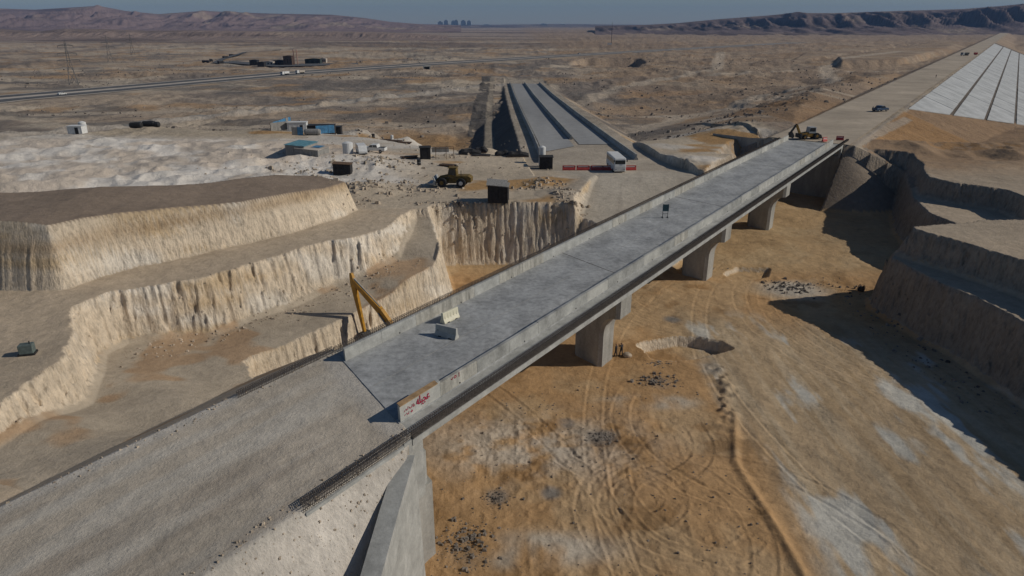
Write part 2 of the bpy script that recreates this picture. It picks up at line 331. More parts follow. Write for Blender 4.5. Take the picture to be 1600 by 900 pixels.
# ------------------------------------------------------------------ the ground
D2 = math.pi/180
dep = np.concatenate([np.arange(74, 46, -.22), np.arange(46, .9, -.05)]); rad = H/np.tan(dep*D2)
rad = np.concatenate([rad, rad[-1]*1.045**np.arange(1, 46)])
ang = np.concatenate([np.arange(-72, -43, .8), np.arange(-43, 43, .094), np.arange(43, 72.1, .8)])*D2
RR, AA = np.meshgrid(rad, ang, indexing='ij'); GX = (RR*np.sin(AA)).ravel(); GY = (RR*np.cos(AA)).ravel()
GZ = heights(GX, GY)
nr, nc = RR.shape
P3 = np.stack([GX, GY, GZ], 1); G3 = P3.reshape(nr, nc, 3)
du = np.gradient(G3, axis=0); dv = np.gradient(G3, axis=1); nn = np.cross(du, dv); nn /= np.linalg.norm(nn, axis=2, keepdims=True)+1e-12
slope = np.sqrt(np.clip(1-nn[..., 2]**2, 0, 1)).ravel()/np.maximum(np.abs(nn[..., 2]).ravel(), .05)
def paint(X, Y, Z, S):
    R = np.hypot(X, Y); n1 = fbm(X/40, Y/40, 5, 101); n2 = fbm(X/6, Y/6, 4, 102); n3 = fbm(X/150, Y/90, 4, 103)
    C = np.tile(np.array((.47, .375, .28)), (len(X), 1))
    C = mixc(C, (.37, .255, .16), sstep(0, .45, n3)*.7); C = mixc(C, (.24, .215, .19), np.exp(-(np.hypot((X-10)/160, (Y-420)/170))**4)*sstep(-.3, .2, n1+.1)*.8)
    C = mixc(C, (.27, .225, .185), sstep(.08, .3, n1)*.8)
    C = mixc(C, (.23, .195, .165), sstep(.08, .5, ridged(X/9, Y/9, 3, 104)*.5+n1*.7)*sstep(140, 220, R)*.8)
    far = sstep(900, 2600, R); C = mixc(C, (.36, .285, .235), far*.8)
    pt = fbm(X/55+3, Y/38, 5, 140); C = mixc(C, (.56, .47, .36), sstep(.12, .34, pt)*sstep(170, 230, R)*(1-far)*.75); pt2 = fbm(X/34, Y/26+7, 5, 141); C = mixc(C, (.44, .28, .15), sstep(.16, .4, pt2)*sstep(170, 230, R)*(1-far)*.7); pt3 = fbm(X/48+11, Y/30, 6, 142); C = mixc(C, (.185, .165, .145), sstep(.14, .3, pt3)*sstep(180, 240, R)*(1-sstep(600, 1200, R))*.75)
    band = sstep(.2, .5, fbm(X/900, Y/220, 4, 105)); C = mixc(C, (.15, .115, .10), band*sstep(700, 1500, R)*.75)
    rb = sstep(40, 90, X)*sstep(150, 200, Y); C = mixc(C, (.36, .26, .175), rb*.6)
    C = mixc(C, (.40, .22, .095), rb*sstep(.1, .4, fbm(X/25, Y/25, 4, 106))*(1-sstep(300, 500, R))*.8)
    # work platform
    w = (1-sstep(190, 215, Y))*sstep(70, 95, Y)*(1-sstep(62, 70, X)); C = mixc(C, (.50, .415, .31), w)
    C = mixc(C, (.60, .545, .47), w*sstep(0, .3, fbm(X/22, Y/14, 4, 107)))
    C = mixc(C, (.42, .26, .12), w*sstep(.12, .35, fbm(X/18, Y/12, 4, 108)))
    op = np.exp(-(np.hypot((X+28)/32, (Y-222)/20))**4); C = mixc(C, (.40, .25, .125), op*.9)
    wm = sstep(0, .5, 1.2-np.hypot((X+82)/62, (Y-136)/33)); C = mixc(C, (.72, .67, .60), wm); C = mixc(C, (.55, .45, .35), wm*sstep(.15, .45, n1+.5*n2)*.7)
    rd = sstep(7, 4, linedist(X, Y, [(12, 112), (19, 128), (19, 150)])); C = mixc(C, (.40, .345, .275), rd*.9)
    ap, _, _ = sdf(X, Y, [(11.5, 104), (30, 107), (37, 128), (33, 152), (7, 152), (8, 138), (15, 124)]); am_ = sstep(-2.5, 1.5, ap+1.2*n2); C = mixc(C, (.47, .415, .335), am_); C = mixc(C, (.39, .34, .275), am_*sstep(.05, .45, fbm((X-.2*Y)/1.5, Y/18, 4, 150))*.6)
    tk = sstep(9, 6, linedist(X, Y, TRACK)); C = mixc(C, (.34, .32, .29), tk*.95); bm_ = np.exp(-((linedist(X, Y, [(a-2, b-9) for a, b in TRACK])/3.5)**2)); C = mixc(C, (.52, .45, .37), bm_*.85)
    hw = sstep(34, 20, linedist(X, Y, HWY)); C = mixc(C, (.36, .30, .235), hw*.6)
    for pl in ([(20, 300), (60, 420), (160, 560), (260, 900)], [(-200, 300), (-80, 330), (0, 380)], [(-120, 250), (-60, 262), (-15, 262)], [(40, 240), (75, 300), (150, 300)], [(70, 250), (110, 330), (190, 420), (260, 600), (430, 800)], [(60, 300), (130, 330), (210, 330)], [(95, 470), (170, 520), (330, 560)], [(55, 215), (90, 240), (120, 236)]):
        C = mixc(C, (.52, .43, .33), sstep(7, 3, linedist(X, Y, pl)+2.5*n2)*.85)
    # mound top, bench
    dm, _, _ = sdf(X, Y, MOUND); mt = (dm > -.6)&(Z > 13.5); C = mixc(C, (.27, .21, .16), mt*1.)
    b1 = (X < -8)&(Y < 104)&(Z < 12)&(R > 40)&(Z > 3); C = mixc(C, (.50, .405, .295), b1*.85); 
    b2 = (Z < 9)&(Z > 3)&(X < -9)&(Y < 106); C = mixc(C, (.43, .365, .28), b2*.85)
    C = mixc(C, (.40, .24, .12), b2*sstep(.1, .35, fbm(X/5, Y/5, 3, 109))*.6)
    # cliffs of cream limestone
    cl = sstep(.75, 1.5, S)*(R < 190)
    cc = np.tile(np.array((.64, .535, .405)), (len(X), 1))
    cc = mixc(cc, (.55, .42, .27), sstep(.1, .5, fbm(X/7, Z/1.4+Y/19, 4, 110))); cc = mixc(cc, (.70, .63, .53), sstep(.1, .5, fbm(X/5+9, Z/2+Y/5, 4, 111)))
    cc = mixc(cc, (.40, .27, .15), sstep(1.2, 0, np.abs(Z-14.6-.4*n2))*.6*(Z > 13))
    cc *= (1+.10*vnoise(Z*2.3+.3*n2, X*.02, 130)+.08*vnoise(Z*.9, X*.03, 131))[:, None]; right = sstep(35, 45, X); cc = mixc(cc, (.33, .275, .215), right)  # right-hand cliffs mixed darker: their shade is put into the colour
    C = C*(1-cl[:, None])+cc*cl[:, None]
    # right plateau
    rp = (X > 50)&(Z > 6)&(Y < 160)&(S < .8); C = mixc(C, (.42, .34, .25), rp*.9); C = mixc(C, (.33, .215, .125), (X > 78)*sstep(118, 140, Y+6*n2)*(1-sstep(250, 330, Y))*(S < 1.2)*.85)
    # valley floor
    fl = sstep(2.2, .8, Z)*(R < 175)*(S < 1.0)
    fc = np.tile(np.array((.46, .285, .14)), (len(X), 1))
    fc = mixc(fc, (.50, .35, .20), sstep(-.1, .4, n2)*.8); fc = mixc(fc, (.29, .17, .075), sstep(.15, .5, fbm(X/3.2, Y/3.2, 4, 112))*.7)
    hr = sstep(20, 24, X+2.*vnoise(Y/9, .2, 113))*sstep(97, 84, Y+.25*X); st = fbm(X/1.2, Y/16, 4, 114)
    fc = mixc(fc, (.45, .335, .21), hr*.95); fc = mixc(fc, (.51, .405, .275), hr*sstep(-.1, .4, st)*.7); fc = mixc(fc, (.38, .27, .155), hr*sstep(.15, .45, fbm(X/.8, Y/11, 4, 115))*.6)
    wp = sstep(.02, .34, fbm(X/2.6, Y/9, 4, 116)+.42*np.exp(-((X-41.5)/2.8)**2)*(Y < 82)-.24+.46*np.exp(-(np.hypot((X-26)/3.4, (Y-41)/6))**4)); fc = mixc(fc, (.53, .51, .45), wp*hr*.95)
    wp2 = np.exp(-(np.hypot((X-2)/10.5, (Y-54.5)/5.5))**2.5)*sstep(-.4, .35, fbm(X/2.5, Y/2.5, 4, 117)+.12); fc = mixc(fc, (.53, .47, .39), wp2*.9)
    for cx, cy, rx, ry in ((22.5, 69, 2, 5.5), (14.5, 62.5, 5, 1.6), (42, 95, 5, 4), (1, 41, 7, 2)): fc = mixc(fc, (.50, .46, .39), np.exp(-(np.hypot((X-cx)/rx, (Y-cy)/ry))**4)*sstep(-.3, .3, n2+.2*st)*.85)
    for cx, cy, rr in ((8.6, 55.6, 1.6), (5.4, 58.5, .9), (3.3, 47.6, .9), (-1.3, 47.2, 1), (21.5, 84, 1.2), (16.5, 66.5, 1.4)): fc = mixc(fc, (.20, .195, .185), np.exp(-(np.hypot(X-cx, Y-cy)/rr)**4)*sstep(-.5, .2, n2)*.85)
    fc = mixc(fc, (.45, .34, .20), sstep(98, 106, Y)*.5)
    C = C*(1-fl[:, None])+fc*fl[:, None]
    # embankments
    o = (X-L0[0])*PV[0]+(Y-L0[1])*PV[1]; s = (X-L0[0])*DV[0]+(Y-L0[1])*DV[1]
    nb = behind_near(X, Y)&(o > -9)&(o < 26)&(s > -90)&(Z > 1.2)
    top = nb&(Z > 11.6); gc = np.tile(np.array((.47, .41, .33)), (len(X), 1))
    strk = fbm(o/1.1, s/14, 4, 118); gc = mixc(gc, (.385, .33, .265), sstep(-.05, .5, strk)*.85); gc = mixc(gc, (.54, .505, .44), sstep(0, .6, fbm(o/1.7+5, s/20, 4, 119))*.6)
    ed = np.maximum(sstep(-1.2, -2.2, o), sstep(10.5, 11.8, o)); ed = np.maximum(ed, sstep(-2.2, -.6, s+.414*o+.6*n2)); gc = mixc(gc, (.50, .46, .40), ed)
    C = np.where(top[:, None], gc, C)
    sg = nb&(Z <= 11.6)&(o > 8); C = np.where(sg[:, None], np.array((.50, .455, .395))*(1+.35*n2[:, None]), C)
    fb = beyond_far(X, Y)&(s < 2600)
    tp = fb&(o > -5.3)&(o < 15)&(Z > 11.4); tc = np.tile(np.array((.44, .36, .265)), (len(X), 1)); tc = mixc(tc, (.36, .31, .255), sstep(0, .4, fbm(o/1.6, s/30, 4, 120)))
    C = np.where(tp[:, None], tc, C)
    osl = (s > SL+14)&(s < 260)&(o > 14)&(o < 44)&(Z < 11.7)&(S > .2)&(s < 215); C = mixc(C, (.38, .225, .105), osl*.85)
    C = mixc(C, (.13, .115, .10), (s > 222+3*(o-14))*(o > 14.5)*(o < 56)*(s < 1200)*.9)
    cn = (o > 10.5)&(s > SL-16)&(s < SL+16)&(o < 30)&(S > .4)&(S < 1.6)&(Z > .6)&(X < 86); C = mixc(C, (.25, .205, .16), cn*1.)
    C = mixc(C, (.40, .335, .265), (np.abs(o-13.5-(s-SL)*.05) < 1.2)*(s > SL+3)*(s < SL+70)*.8)
    # dual carriageway verge; left slope darkened, its shade painted into the colour
    e = np.maximum(dcl(Y)-5-X, X-dcr(Y)-6); ve = (Y > 136)&(Y < 500)
    C = np.where((ve&(e < 0))[:, None], np.array((.42, .36, .285))*(1+.2*n2[:, None]), C)
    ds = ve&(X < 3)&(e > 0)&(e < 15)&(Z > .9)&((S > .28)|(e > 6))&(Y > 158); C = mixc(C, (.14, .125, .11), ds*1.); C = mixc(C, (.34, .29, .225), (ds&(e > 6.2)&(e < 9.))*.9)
    rgh = np.maximum(sstep(150, 230, R)*(1-.7*hw), wm*.3); return np.concatenate([np.clip(C, .01, .9), np.maximum(rgh, .0)[:, None]], 1)
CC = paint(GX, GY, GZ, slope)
FQ = gridfaces(nr, nc)[:, ::-1]
ground = mesh_obj('ground', P3, FQ, [SOIL], smooth=False); ground['kind'] = 'structure'
def setcol(ob, C):
    a = ob.data.color_attributes.new('Col', 'FLOAT_COLOR', 'POINT'); a.data.foreach_set('color', (C if C.shape[1] == 4 else np.concatenate([C, np.ones((len(C), 1))], 1)).astype(np.float32).ravel())
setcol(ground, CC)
def gz_at(x, y): return float(heights(np.array([x], float), np.array([y], float))[0])
def gz_many(x, y): return heights(np.asarray(x, float), np.asarray(y, float))

# ------------------------------------------------------------------ hills
def hills(name, sky_px, dist, depth, foot, col, seed, mesa=False, gull=1., wl=120.):
    xs = np.linspace(sky_px[0][0], sky_px[-1][0], 900); ys = np.interp(xs, [p[0] for p in sky_px], [p[1] for p in sky_px])
    rows = 110; V = []; q = np.linspace(0, 1, rows)
    ux = (xs-800)/F/(CP+.387*SP)
    X = ux[None]*(dist+depth*q[:, None]*1.0); Y = np.repeat((dist+depth*q)[:, None], len(xs), 1)
    # height of the crest that meets the photographed skyline
    v = (ys-450)/F; tanel = -(SP+v*CP)/(CP-v*SP); crest = .62
    top = H+tanel*(dist+depth*crest)
    n = fbm(X/420, Y/420, 5, seed); rg = ridged(X/wl+.35*n, Y/(wl*5), 5, seed+9)*.6+.4*ridged(X/(wl*.37)+.3*n, Y/(wl*2), 3, seed+19)
    qq = np.clip(q[:, None]/crest+gull*(.16*rg+.13*n-.05)*sstep(0, .12, q)[:, None]*sstep(crest, crest*.8, q)[:, None], 0, 1)
    prof = np.interp(qq, [0, .25, .5, .62, .78, .9, 1], [0, .10, .26, .42, .80, .95, 1.]) if mesa else np.interp(qq, [0, .3, .6, .8, 1], [0, .14, .45, .74, 1.])
    Z = foot+(top[None]-foot)*prof+(top[None]-foot)*.05*fbm(X/45, Y/45, 3, seed+3)*np.sin(np.pi*np.clip(q/crest, 0, 1))[:, None]
    Z[0] = foot-12
    ob = mesh_obj(name, np.stack([X.ravel(), Y.ravel(), Z.ravel()], 1), gridfaces(rows, len(xs)), [SOIL], smooth=True); ob['kind'] = 'structure'
    C = np.tile(np.array(col), (X.size, 1)); zz = Z.ravel(); C = mixc(C, np.array(col)*.62, sstep(.0, .5, fbm(X.ravel()/300, zz/9, 4, seed+4))); C = mixc(C, (.36, .28, .21), sstep(.25, .6, fbm(X.ravel()/200, Y.ravel()/200, 4, seed+5))*.7)
    setcol(ob, np.clip(C, .02, .8)); return ob
hills('far_hills', [(-700, 5), (-300, 10), (0, 13), (60, 15), (160, 9), (200, 17), (250, 22), (320, 17), (420, 21), (520, 23), (570, 28), (610, 34), (660, 38), (720, 40)], 3300, 2600, 2, (.25, .18, .165), 201, gull=2.2, wl=230)
hills('low_ridge', [(-600, 44), (0, 46), (60, 50), (100, 45), (160, 46), (230, 49), (300, 48), (420, 50), (520, 50), (580, 51), (640, 53), (700, 57)], 1650, 420, 1, (.29, .22, .185), 221, True, 1.6, 55)
hills('mesa', [(930, 41), (1000, 39.5), (1060, 36), (1120, 30), (1200, 24), (1240, 20), (1300, 20.5), (1400, 17), (1500, 14), (1560, 9), (1600, 5), (1900, 0), (2300, 2)], 2300, 1700, 0, (.19, .145, .135), 241, True, 1.9, 110)
hills('horizon_ridge', [(500, 39), (640, 37.6), (760, 39), (860, 37.5), (1000, 38.8), (1100, 38), (1200, 38)], 7000, 3500, 0, (.19, .15, .13), 261)

# ------------------------------------------------------------------ mesh builder
class MB:
    def __init__(s): s.v = []; s.f = []
    def add(s, v, f): n = len(s.v); s.v += [tuple(p) for p in v]; s.f += [tuple(i+n for i in q) for q in f]; return s
    def hexa(s, p): return s.add(p, [(3, 2, 1, 0), (4, 5, 6, 7), (0, 1, 5, 4), (1, 2, 6, 5), (2, 3, 7, 6), (3, 0, 4, 7)])
    def box(s, c, d, rz=0, taper=1.):
        x, y, z = d[0]/2, d[1]/2, d[2]/2; ca, sa = math.cos(rz), math.sin(rz); P = []
        for k, q in ((-z, 1.), (z, taper)):
            for a, b in ((-x, -y), (x, -y), (x, y), (-x, y)): a, b = a*q, b*q; P.append((c[0]+a*ca-b*sa, c[1]+a*sa+b*ca, c[2]+k))
        return s.hexa(P)
    def loft(s, rings, cap=True):
        n = len(rings[0]); V = [p for r in rings for p in r]; Fs = []
        for i in range(len(rings)-1):
            for j in range(n): Fs.append((i*n+j, i*n+(j+1) % n, (i+1)*n+(j+1) % n, (i+1)*n+j))
        if cap: Fs += [tuple(range(n))[::-1], tuple((len(rings)-1)*n+j for j in range(n))]
        return s.add(V, Fs)
    def prism(s, prof, y0, y1): return s.loft([[(p[0], y0, p[1]) for p in prof], [(p[0], y1, p[1]) for p in prof]])
    def bar(s, a, b, r, r2=None, n=6):
        a, b = Vector(a), Vector(b); d = b-a; q = d.to_track_quat('Z', 'Y'); r2 = r if r2 is None else r2
        return s.loft([[a+q@Vector((r*math.cos(t), r*math.sin(t), 0)) for t in np.linspace(0, 2*math.pi, n+1)[:-1]], [b+q@Vector((r2*math.cos(t), r2*math.sin(t), 0)) for t in np.linspace(0, 2*math.pi, n+1)[:-1]]])
    def beam(s, a, b, w, h, w2=None, h2=None):
        a, b = Vector(a), Vector(b); d = (b-a).normalized(); side = d.cross(Vector((0, 0, 1))); side = side.normalized() if side.length > 1e-3 else Vector((1, 0, 0)); up = side.cross(d)
        w2 = w if w2 is None else w2; h2 = h if h2 is None else h2
        return s.loft([[p+side*x*ww/2+up*z*hh/2 for x, z in ((-1, -1), (1, -1), (1, 1), (-1, 1))] for p, ww, hh in ((a, w, h), (b, w2, h2))])
    def wheel(s, c, r, w, n=16, ax='y'):
        rings = []
        for t, q in ((-w/2, .78*r), (-w/2*.8, r), (w/2*.8, r), (w/2, .78*r)):
            rings.append([(c[0]+q*math.cos(a), c[1]+t, c[2]+q*math.sin(a)) if ax == 'y' else (c[0]+t, c[1]+q*math.cos(a), c[2]+q*math.sin(a)) for a in np.linspace(0, 2*math.pi, n+1)[:-1]])
        return s.loft(rings)
    def build(s, name, m, parent=None, bevel=0, smooth=False):
        o = mesh_obj(name, s.v, s.f, [m], parent, smooth)
        import bmesh
        bm = bmesh.new(); bm.from_mesh(o.data); bmesh.ops.recalc_face_normals(bm, faces=bm.faces); bm.to_mesh(o.data); bm.free()
        if bevel:
            b = o.modifiers.new('b', 'BEVEL'); b.width = bevel; b.segments = 2; b.limit_method = 'ANGLE'
        return o
def tag(o, label, cat, group=None):
    o['label'] = label; o['category'] = cat
    if group: o['group'] = group
    return o
def thing(name, loc, rz, label, cat, group=None, scale=1):
    o = bpy.data.objects.new(name, None); COL.objects.link(o); o.location = loc; o.rotation_euler = (0, 0, rz); o.scale = (scale,)*3; o.empty_display_size = .3
    return tag(o, label, cat, group)
def dup(o, parent=None):
    c = o.copy(); COL.objects.link(c); c.parent = parent
    for ch in [q for q in bpy.data.objects if q.parent == o]: dup(ch, c)
    return c

# ------------------------------------------------------------------ the bridge
br = thing('bridge', (0, 0, 0), 0, 'long unfinished concrete road bridge crossing the sandy cut', 'bridge')
def strip(name, m, o0, o1, z0, z1, s0=0., s1=SL, n=28, parent=br, zs=None):
    b = MB(); R = []
    for s in np.linspace(s0, s1, n): R.append([B(s, o0, z0), B(s, o1, z0), B(s, o1, z1), B(s, o0, z1)])
    return b.loft(R).build(name, m, parent)
strip('deck_slab', DECK, -.4, 9.78, 11.5, 12.0)
for a, b_ in ((-2.35, -.402), (9.782, 11.75)):
    strip('walkway_slab', CONC, a, b_, 11.42, 11.86)
b = MB(); R = []
for s in np.linspace(.3, SL-.3, 28): R.append([B(s, 1.4, 9.7), B(s, 8.0, 9.7), B(s, 9.6, 11.3), B(s, 10.2, 11.51), B(s, -.8, 11.51), B(s, -.2, 11.3)])
b.loft(R).build('box_girder', CONC, br)
def panel(s0, s1, o0, o1, h, m=CONC, sk=None):
    b = MB(); g = .012; w = .05
    P = [B(s0+g, o0, ZD-.12), B(s0+g, o1, ZD-.12), B(s1-g, o1, ZD-.12), B(s1-g, o0, ZD-.12), B(s0+g, o0+w, ZD+h), B(s0+g, o1-w, ZD+h), B(s1-g, o1-w, ZD+h), B(s1-g, o0+w, ZD+h)]
    return b.hexa(P).build('parapet_panel', m, br)
CONCS = [CONC, mat('pale_concrete', (.45, .445, .41), .85, .13, .8, .25, 9), mat('grey_concrete', (.34, .34, .32), .85, .2, .7, .25, 9), mat('stained_concrete', (.40, .385, .34), .85, .24, .6, .25, 9, stretch=(2.5, 2.5, .35))]
np_ = 32
for o0, o1 in ((-.36, 0), (9.4, 9.78)):
    for i in range(np_):
        s0, s1 = SL*i/np_, SL*(i+1)/np_
        near = (i == 0 and o0 > 5)
        pn = panel(s0+.15*(i == 0), s1, o0, o1, 1.22 if near else 1.03+.02*random.uniform(-1, 1), CONCS[random.choice((0, 0, 1, 2, 3))])
        if i % 2 == 1:
            q = MB(); x = (s0+s1)/2; e = .012
            p = [B(x, o0-e if o0 > 5 else o1-.3, ZD+.12), B(x, o1+e, ZD+.12)]
            q.bar(p[0], p[1], .07, n=8); q.build('drain_hole', DARK, pn)
        if near:
            MB().hexa([B(.15, o0-.05, ZD+1.2), B(.15, o1+.08, ZD+1.2), B(3.9, o1+.08, ZD+1.2), B(3.9, o0-.05, ZD+1.2), B(.15, o0-.05, ZD+1.25), B(.15, o1+.08, ZD+1.25), B(3.9, o1+.08, ZD+1.25), B(3.9, o0-.05, ZD+1.25)]).build('formwork_board', PLY, pn)
            g = MB()
            def stroke(pts, r=.028):
                for (a, c), (d, e2) in zip(pts[:-1], pts[1:]): g.bar(B(a, 9.785-.04*(c/1.2), ZD+c), B(d, 9.785-.04*(e2/1.2), ZD+e2), r, n=5)
            # sprayed arabic word and the scribble beside it (s runs left to right seen from outside)
            cu = bpy.data.curves.new('word', 'FONT'); cu.body = '\ufeea\ufee0\ufef4\ufea0\ufecb'; cu.size = .82; cu.extrude = .012; cu.offset = .012
            to = bpy.data.objects.new('word', cu); COL.objects.link(to); bpy.context.view_layer.update()
            me = bpy.data.meshes.new_from_object(to.evaluated_get(bpy.context.evaluated_depsgraph_get())); bpy.data.objects.remove(to)
            wx = max([v.co.x for v in me.vertices] or [1]); k_ = 1.35/max(wx, .1)
            o_ = Vector(B(1.75, 9.79, ZD+.5)); xa = Vector((DV[0], DV[1], 0)); ya = Vector((-PV[0]*.045, -PV[1]*.045, 1)).normalized(); za = Vector((PV[0], PV[1], 0))
            g.add([o_+xa*v.co.x*k_+ya*v.co.y+za*v.co.z for v in me.vertices], [tuple(p.vertices) for p in me.polygons]) if len(me.vertices) else None
            stroke([(1.5, .78), (1.4, .62), (1.5, .56), (1.58, .66)]); stroke([(1.35, .8), (1.28, .6), (1.12, .58), (1.05, .7)]); stroke([(.95, .82), (.9, .62), (.78, .6), (.72, .74)]); stroke([(.66, .66), (.55, .58)])
            stroke([(1.3, .4), (1.15, .3), (1.25, .24), (1.35, .32)]); stroke([(1.0, .42), (.95, .26), (.8, .28), (.78, .4)]); stroke([(.66, .36), (.55, .28)]); stroke([(2.45, .36), (2.43, .3)]); stroke([(2.3, .38), (2.28, .32)])
            g.build('graffiti', GRAF, pn)['kind'] = 'stuff'
        if i == 1 and o0 > 5:
            g = MB(); stroke([(6.0, .85), (5.85, .95), (5.72, .84), (5.82, .74), (5.98, .8)]); stroke([(6.3, 1.0), (6.3, .65)]); stroke([(5.6, .9), (5.5, .75), (5.4, .85)]); g.build('graffiti', GRAF, pn)['kind'] = 'stuff'
for s in (33.6, 67.6, 101.4): MB().hexa([B(s-.05, .02, 12.004), B(s-.05, 9.38, 12.004), B(s+.05, 9.38, 12.004), B(s+.05, .02, 12.004), B(s-.05, .02, 12.008), B(s-.05, 9.38, 12.008), B(s+.05, 9.38, 12.008), B(s+.05, .02, 12.008)]).build('pour_joint', REBAR, br)
b = MB(); b.loft([[B(s, 4.68, 12.003), B(s, 4.73, 12.003), B(s, 4.73, 12.007), B(s, 4.68, 12.007)] for s in np.linspace(.5, SL-.5, 28)]).build('pour_joint', CONCD, br)
# starter bars along both edges: too many and too thin to pick apart
def rebar(o_a, o_b, s0, s1, z0, hgt, n, sk=None):
    b = MB(); r = .022
    def q(a, c, w):
        a, c = Vector(a), Vector(c); d = (c-a).normalized(); x = d.cross(Vector((.3, .5, .81))).normalized()*w; y = d.cross(x).normalized()*w
        b.add([a+x, a-x*.5+y*.87, a-x*.5-y*.87, c+x, c-x*.5+y*.87, c-x*.5-y*.87], [(0, 1, 4, 3), (1, 2, 5, 4), (2, 0, 3, 5)])
    for i in range(n):
        s = s0+(s1-s0)*i/(n-1); j = random.uniform(-.03, .03)
        q(B(s, o_a, z0, sk), B(s+j, o_a, z0+hgt+j, sk), r); q(B(s, o_b, z0, sk), B(s-j, o_b, z0+hgt-j, sk), r); q(B(s+j, o_a, z0+hgt+j, sk), B(s-j, o_b, z0+hgt-j, sk), r)
    for o in (o_a, o_b):
        for f in (.35, .7, .98): q(B(s0, o, z0+hgt*f, sk), B(s1, o, z0+hgt*f, sk), r)
    return b
rb = rebar(11.15, 11.6, .1, SL+8, 11.85, .48, 760).build('starter_bars', REBAR, br); rb['kind'] = 'stuff'
rb = rebar(-2.2, -1.85, 0, SL, 11.85, .5, 560).build('starter_bars', REBAR, br); rb['kind'] = 'stuff'
MB().hexa([B(0, 11.05, 11.861), B(0, 11.7, 11.861), B(SL, 11.7, 11.861), B(SL, 11.05, 11.861), B(0, 11.05, 11.9), B(0, 11.7, 11.9), B(SL, 11.7, 11.9), B(SL, 11.05, 11.9)]).build('edge_beam_rebar_bed', mat('rusty_bed', (.12, .105, .09), .9, .3, 3), br)
def pier(s):
    sk = skew(s)
    def ring(a, c, z, ch=.45, oc=4.7):
        P = []
        for x, y in ((-c+ch, -a), (c-ch, -a), (c, -a+ch), (c, a-ch), (c-ch, a), (-c+ch, a), (-c, a-ch), (-c, -a+ch)):
            px, py = BXY(s+y, oc+x, 0); k = (-sk*x); P.append((px+DV[0]*k, py+DV[1]*k, z))
        return P
    p0 = -sk*4.7
    b = MB(); R = [ring(1.75, 2.2, -.6), ring(1.75, 2.2, 3.9)]
    for t in np.linspace(.12, 1, 10): R.append(ring(1.75, 2.2+2.3*(1-math.cos(t*math.pi/2)), 3.9+2.9*math.sin(t*math.pi/2)**1.0))
    R.append(ring(1.75, 4.5, 9.71))
    o = b.loft(R).build('pier', CONCD, br)
    return o
for s in (33.6, 67.6, 101.4): pier(s)
# abutments: near one with flared wing wall, far one with long wing walls
def wallbox(name, s0, s1, o0, o1, z0, z1, m=CONCD, sk=.414): return MB().hexa([B(s0, o0, z0, sk), B(s0, o1, z0, sk), B(s1, o1, z0, sk), B(s1, o0, z0, sk), B(s0, o0, z1, sk), B(s0, o1, z1, sk), B(s1, o1, z1, sk), B(s1, o0, z1, sk)]).build(name, m, br)
wallbox('abutment_wall', .25, 2.3, -1.4, 10.75, -.8, 6.6); wallbox('abutment_wall', .25, 1.9, -1.4, 10.6, 6.602, 9.3, CONC); wallbox('back_wall', -.75, -.02, -2.3, 11.7, 3, 11.9, CONC)
wallbox('corner_block', -.8, 1.2, 10.0, 11.35, 6.603, 11.41, CONC); wallbox('expansion_joint', -.02, .12, -2.3, 11.72, 11.7, 11.93, DARK)
wv = Vector((WW1[0]-WW0[0], WW1[1]-WW0[1], 0)).normalized(); wn = Vector((-wv.y, wv.x, 0)); wn = wn if wn.x > 0 else -wn
def wp(t, n, z): p = Vector((WW0[0], WW0[1], 0))+wv*t+wn*n; return (p.x, p.y, z)
b = MB(); b.loft([[wp(t, -.7, -.8), wp(t, .75, -.8), wp(t, .45, z), wp(t, -.7, z)] for t, z in ((.9, 11.2), (5, 10.2), (9, 9.0), (15.5, 6.8))]).build('wing_wall', CONC, br)
b = MB(); b.hexa([B(-8.6, 10.9, 11.4, .414), B(-8.6, 11.75, 11.4, .414), B(-.8, 11.75, 11.4, .414), B(-.8, 10.9, 11.4, .414), B(-8.6, 10.9, 11.8, .414), B(-8.6, 11.75, 11.8, .414), B(-.8, 11.75, 11.84, .414), B(-.8, 10.9, 11.84, .414)]).build('wing_beam', CONC, br)
rb = rebar(11.1, 11.6, -8.7, -.1, 11.83, .55, 70, .414).build('starter_bars', REBAR, br); rb['kind'] = 'stuff'
b = MB(); b.hexa([B(-9, -2.5, 5, .414), B(-9, -1.9, 5, .414), B(-.1, -1.9, 5, .414), B(-.1, -2.5, 5, .414), B(-9, -2.5, 11.8, .414), B(-9, -1.9, 11.8, .414), B(-.1, -1.9, 11.84, .414), B(-.1, -2.5, 11.84, .414)]).build('wing_wall', CONC, br)
rb = rebar(-2.45, -2.05, -9, -.1, 11.83, .5, 60, .414).build('starter_bars', REBAR, br); rb['kind'] = 'stuff'
wallbox('abutment_wall', SL-.3, SL+1.6, -2.2, 11.2, -.8, 9.65, CONCD, .08); wallbox('back_wall', SL+.12, SL+1.5, -2.3, 11.7, 9.652, 11.9, CONC, .08)
b = MB(); b.hexa([B(SL-.2, 11.2, 3.0, .08), B(SL-.2, 11.72, 3.0, .08), B(SL+3.2, 11.72, 3.0, .08), B(SL+3.2, 11.2, 3, .08), B(SL-.2, 11.2, 11.4, .08), B(SL-.2, 11.72, 11.4, .08), B(SL+9, 11.72, 11.82, .08), B(SL+9, 11.2, 11.82, .08)]).build('wing_wall', CONCS[1], br)
b = MB(); b.loft([[B(SL+a, o+q, z0, .08) for q in (0, .5)]+[B(SL+a, o+q, z1, .08) for q in (.5, 0)] for a, o, z0, z1 in ((1, -2.9, 0, 11.8), (2, -10, 1, 11.3), (5, -20, 3, 11))]).build('wing_wall', CONCD, br)
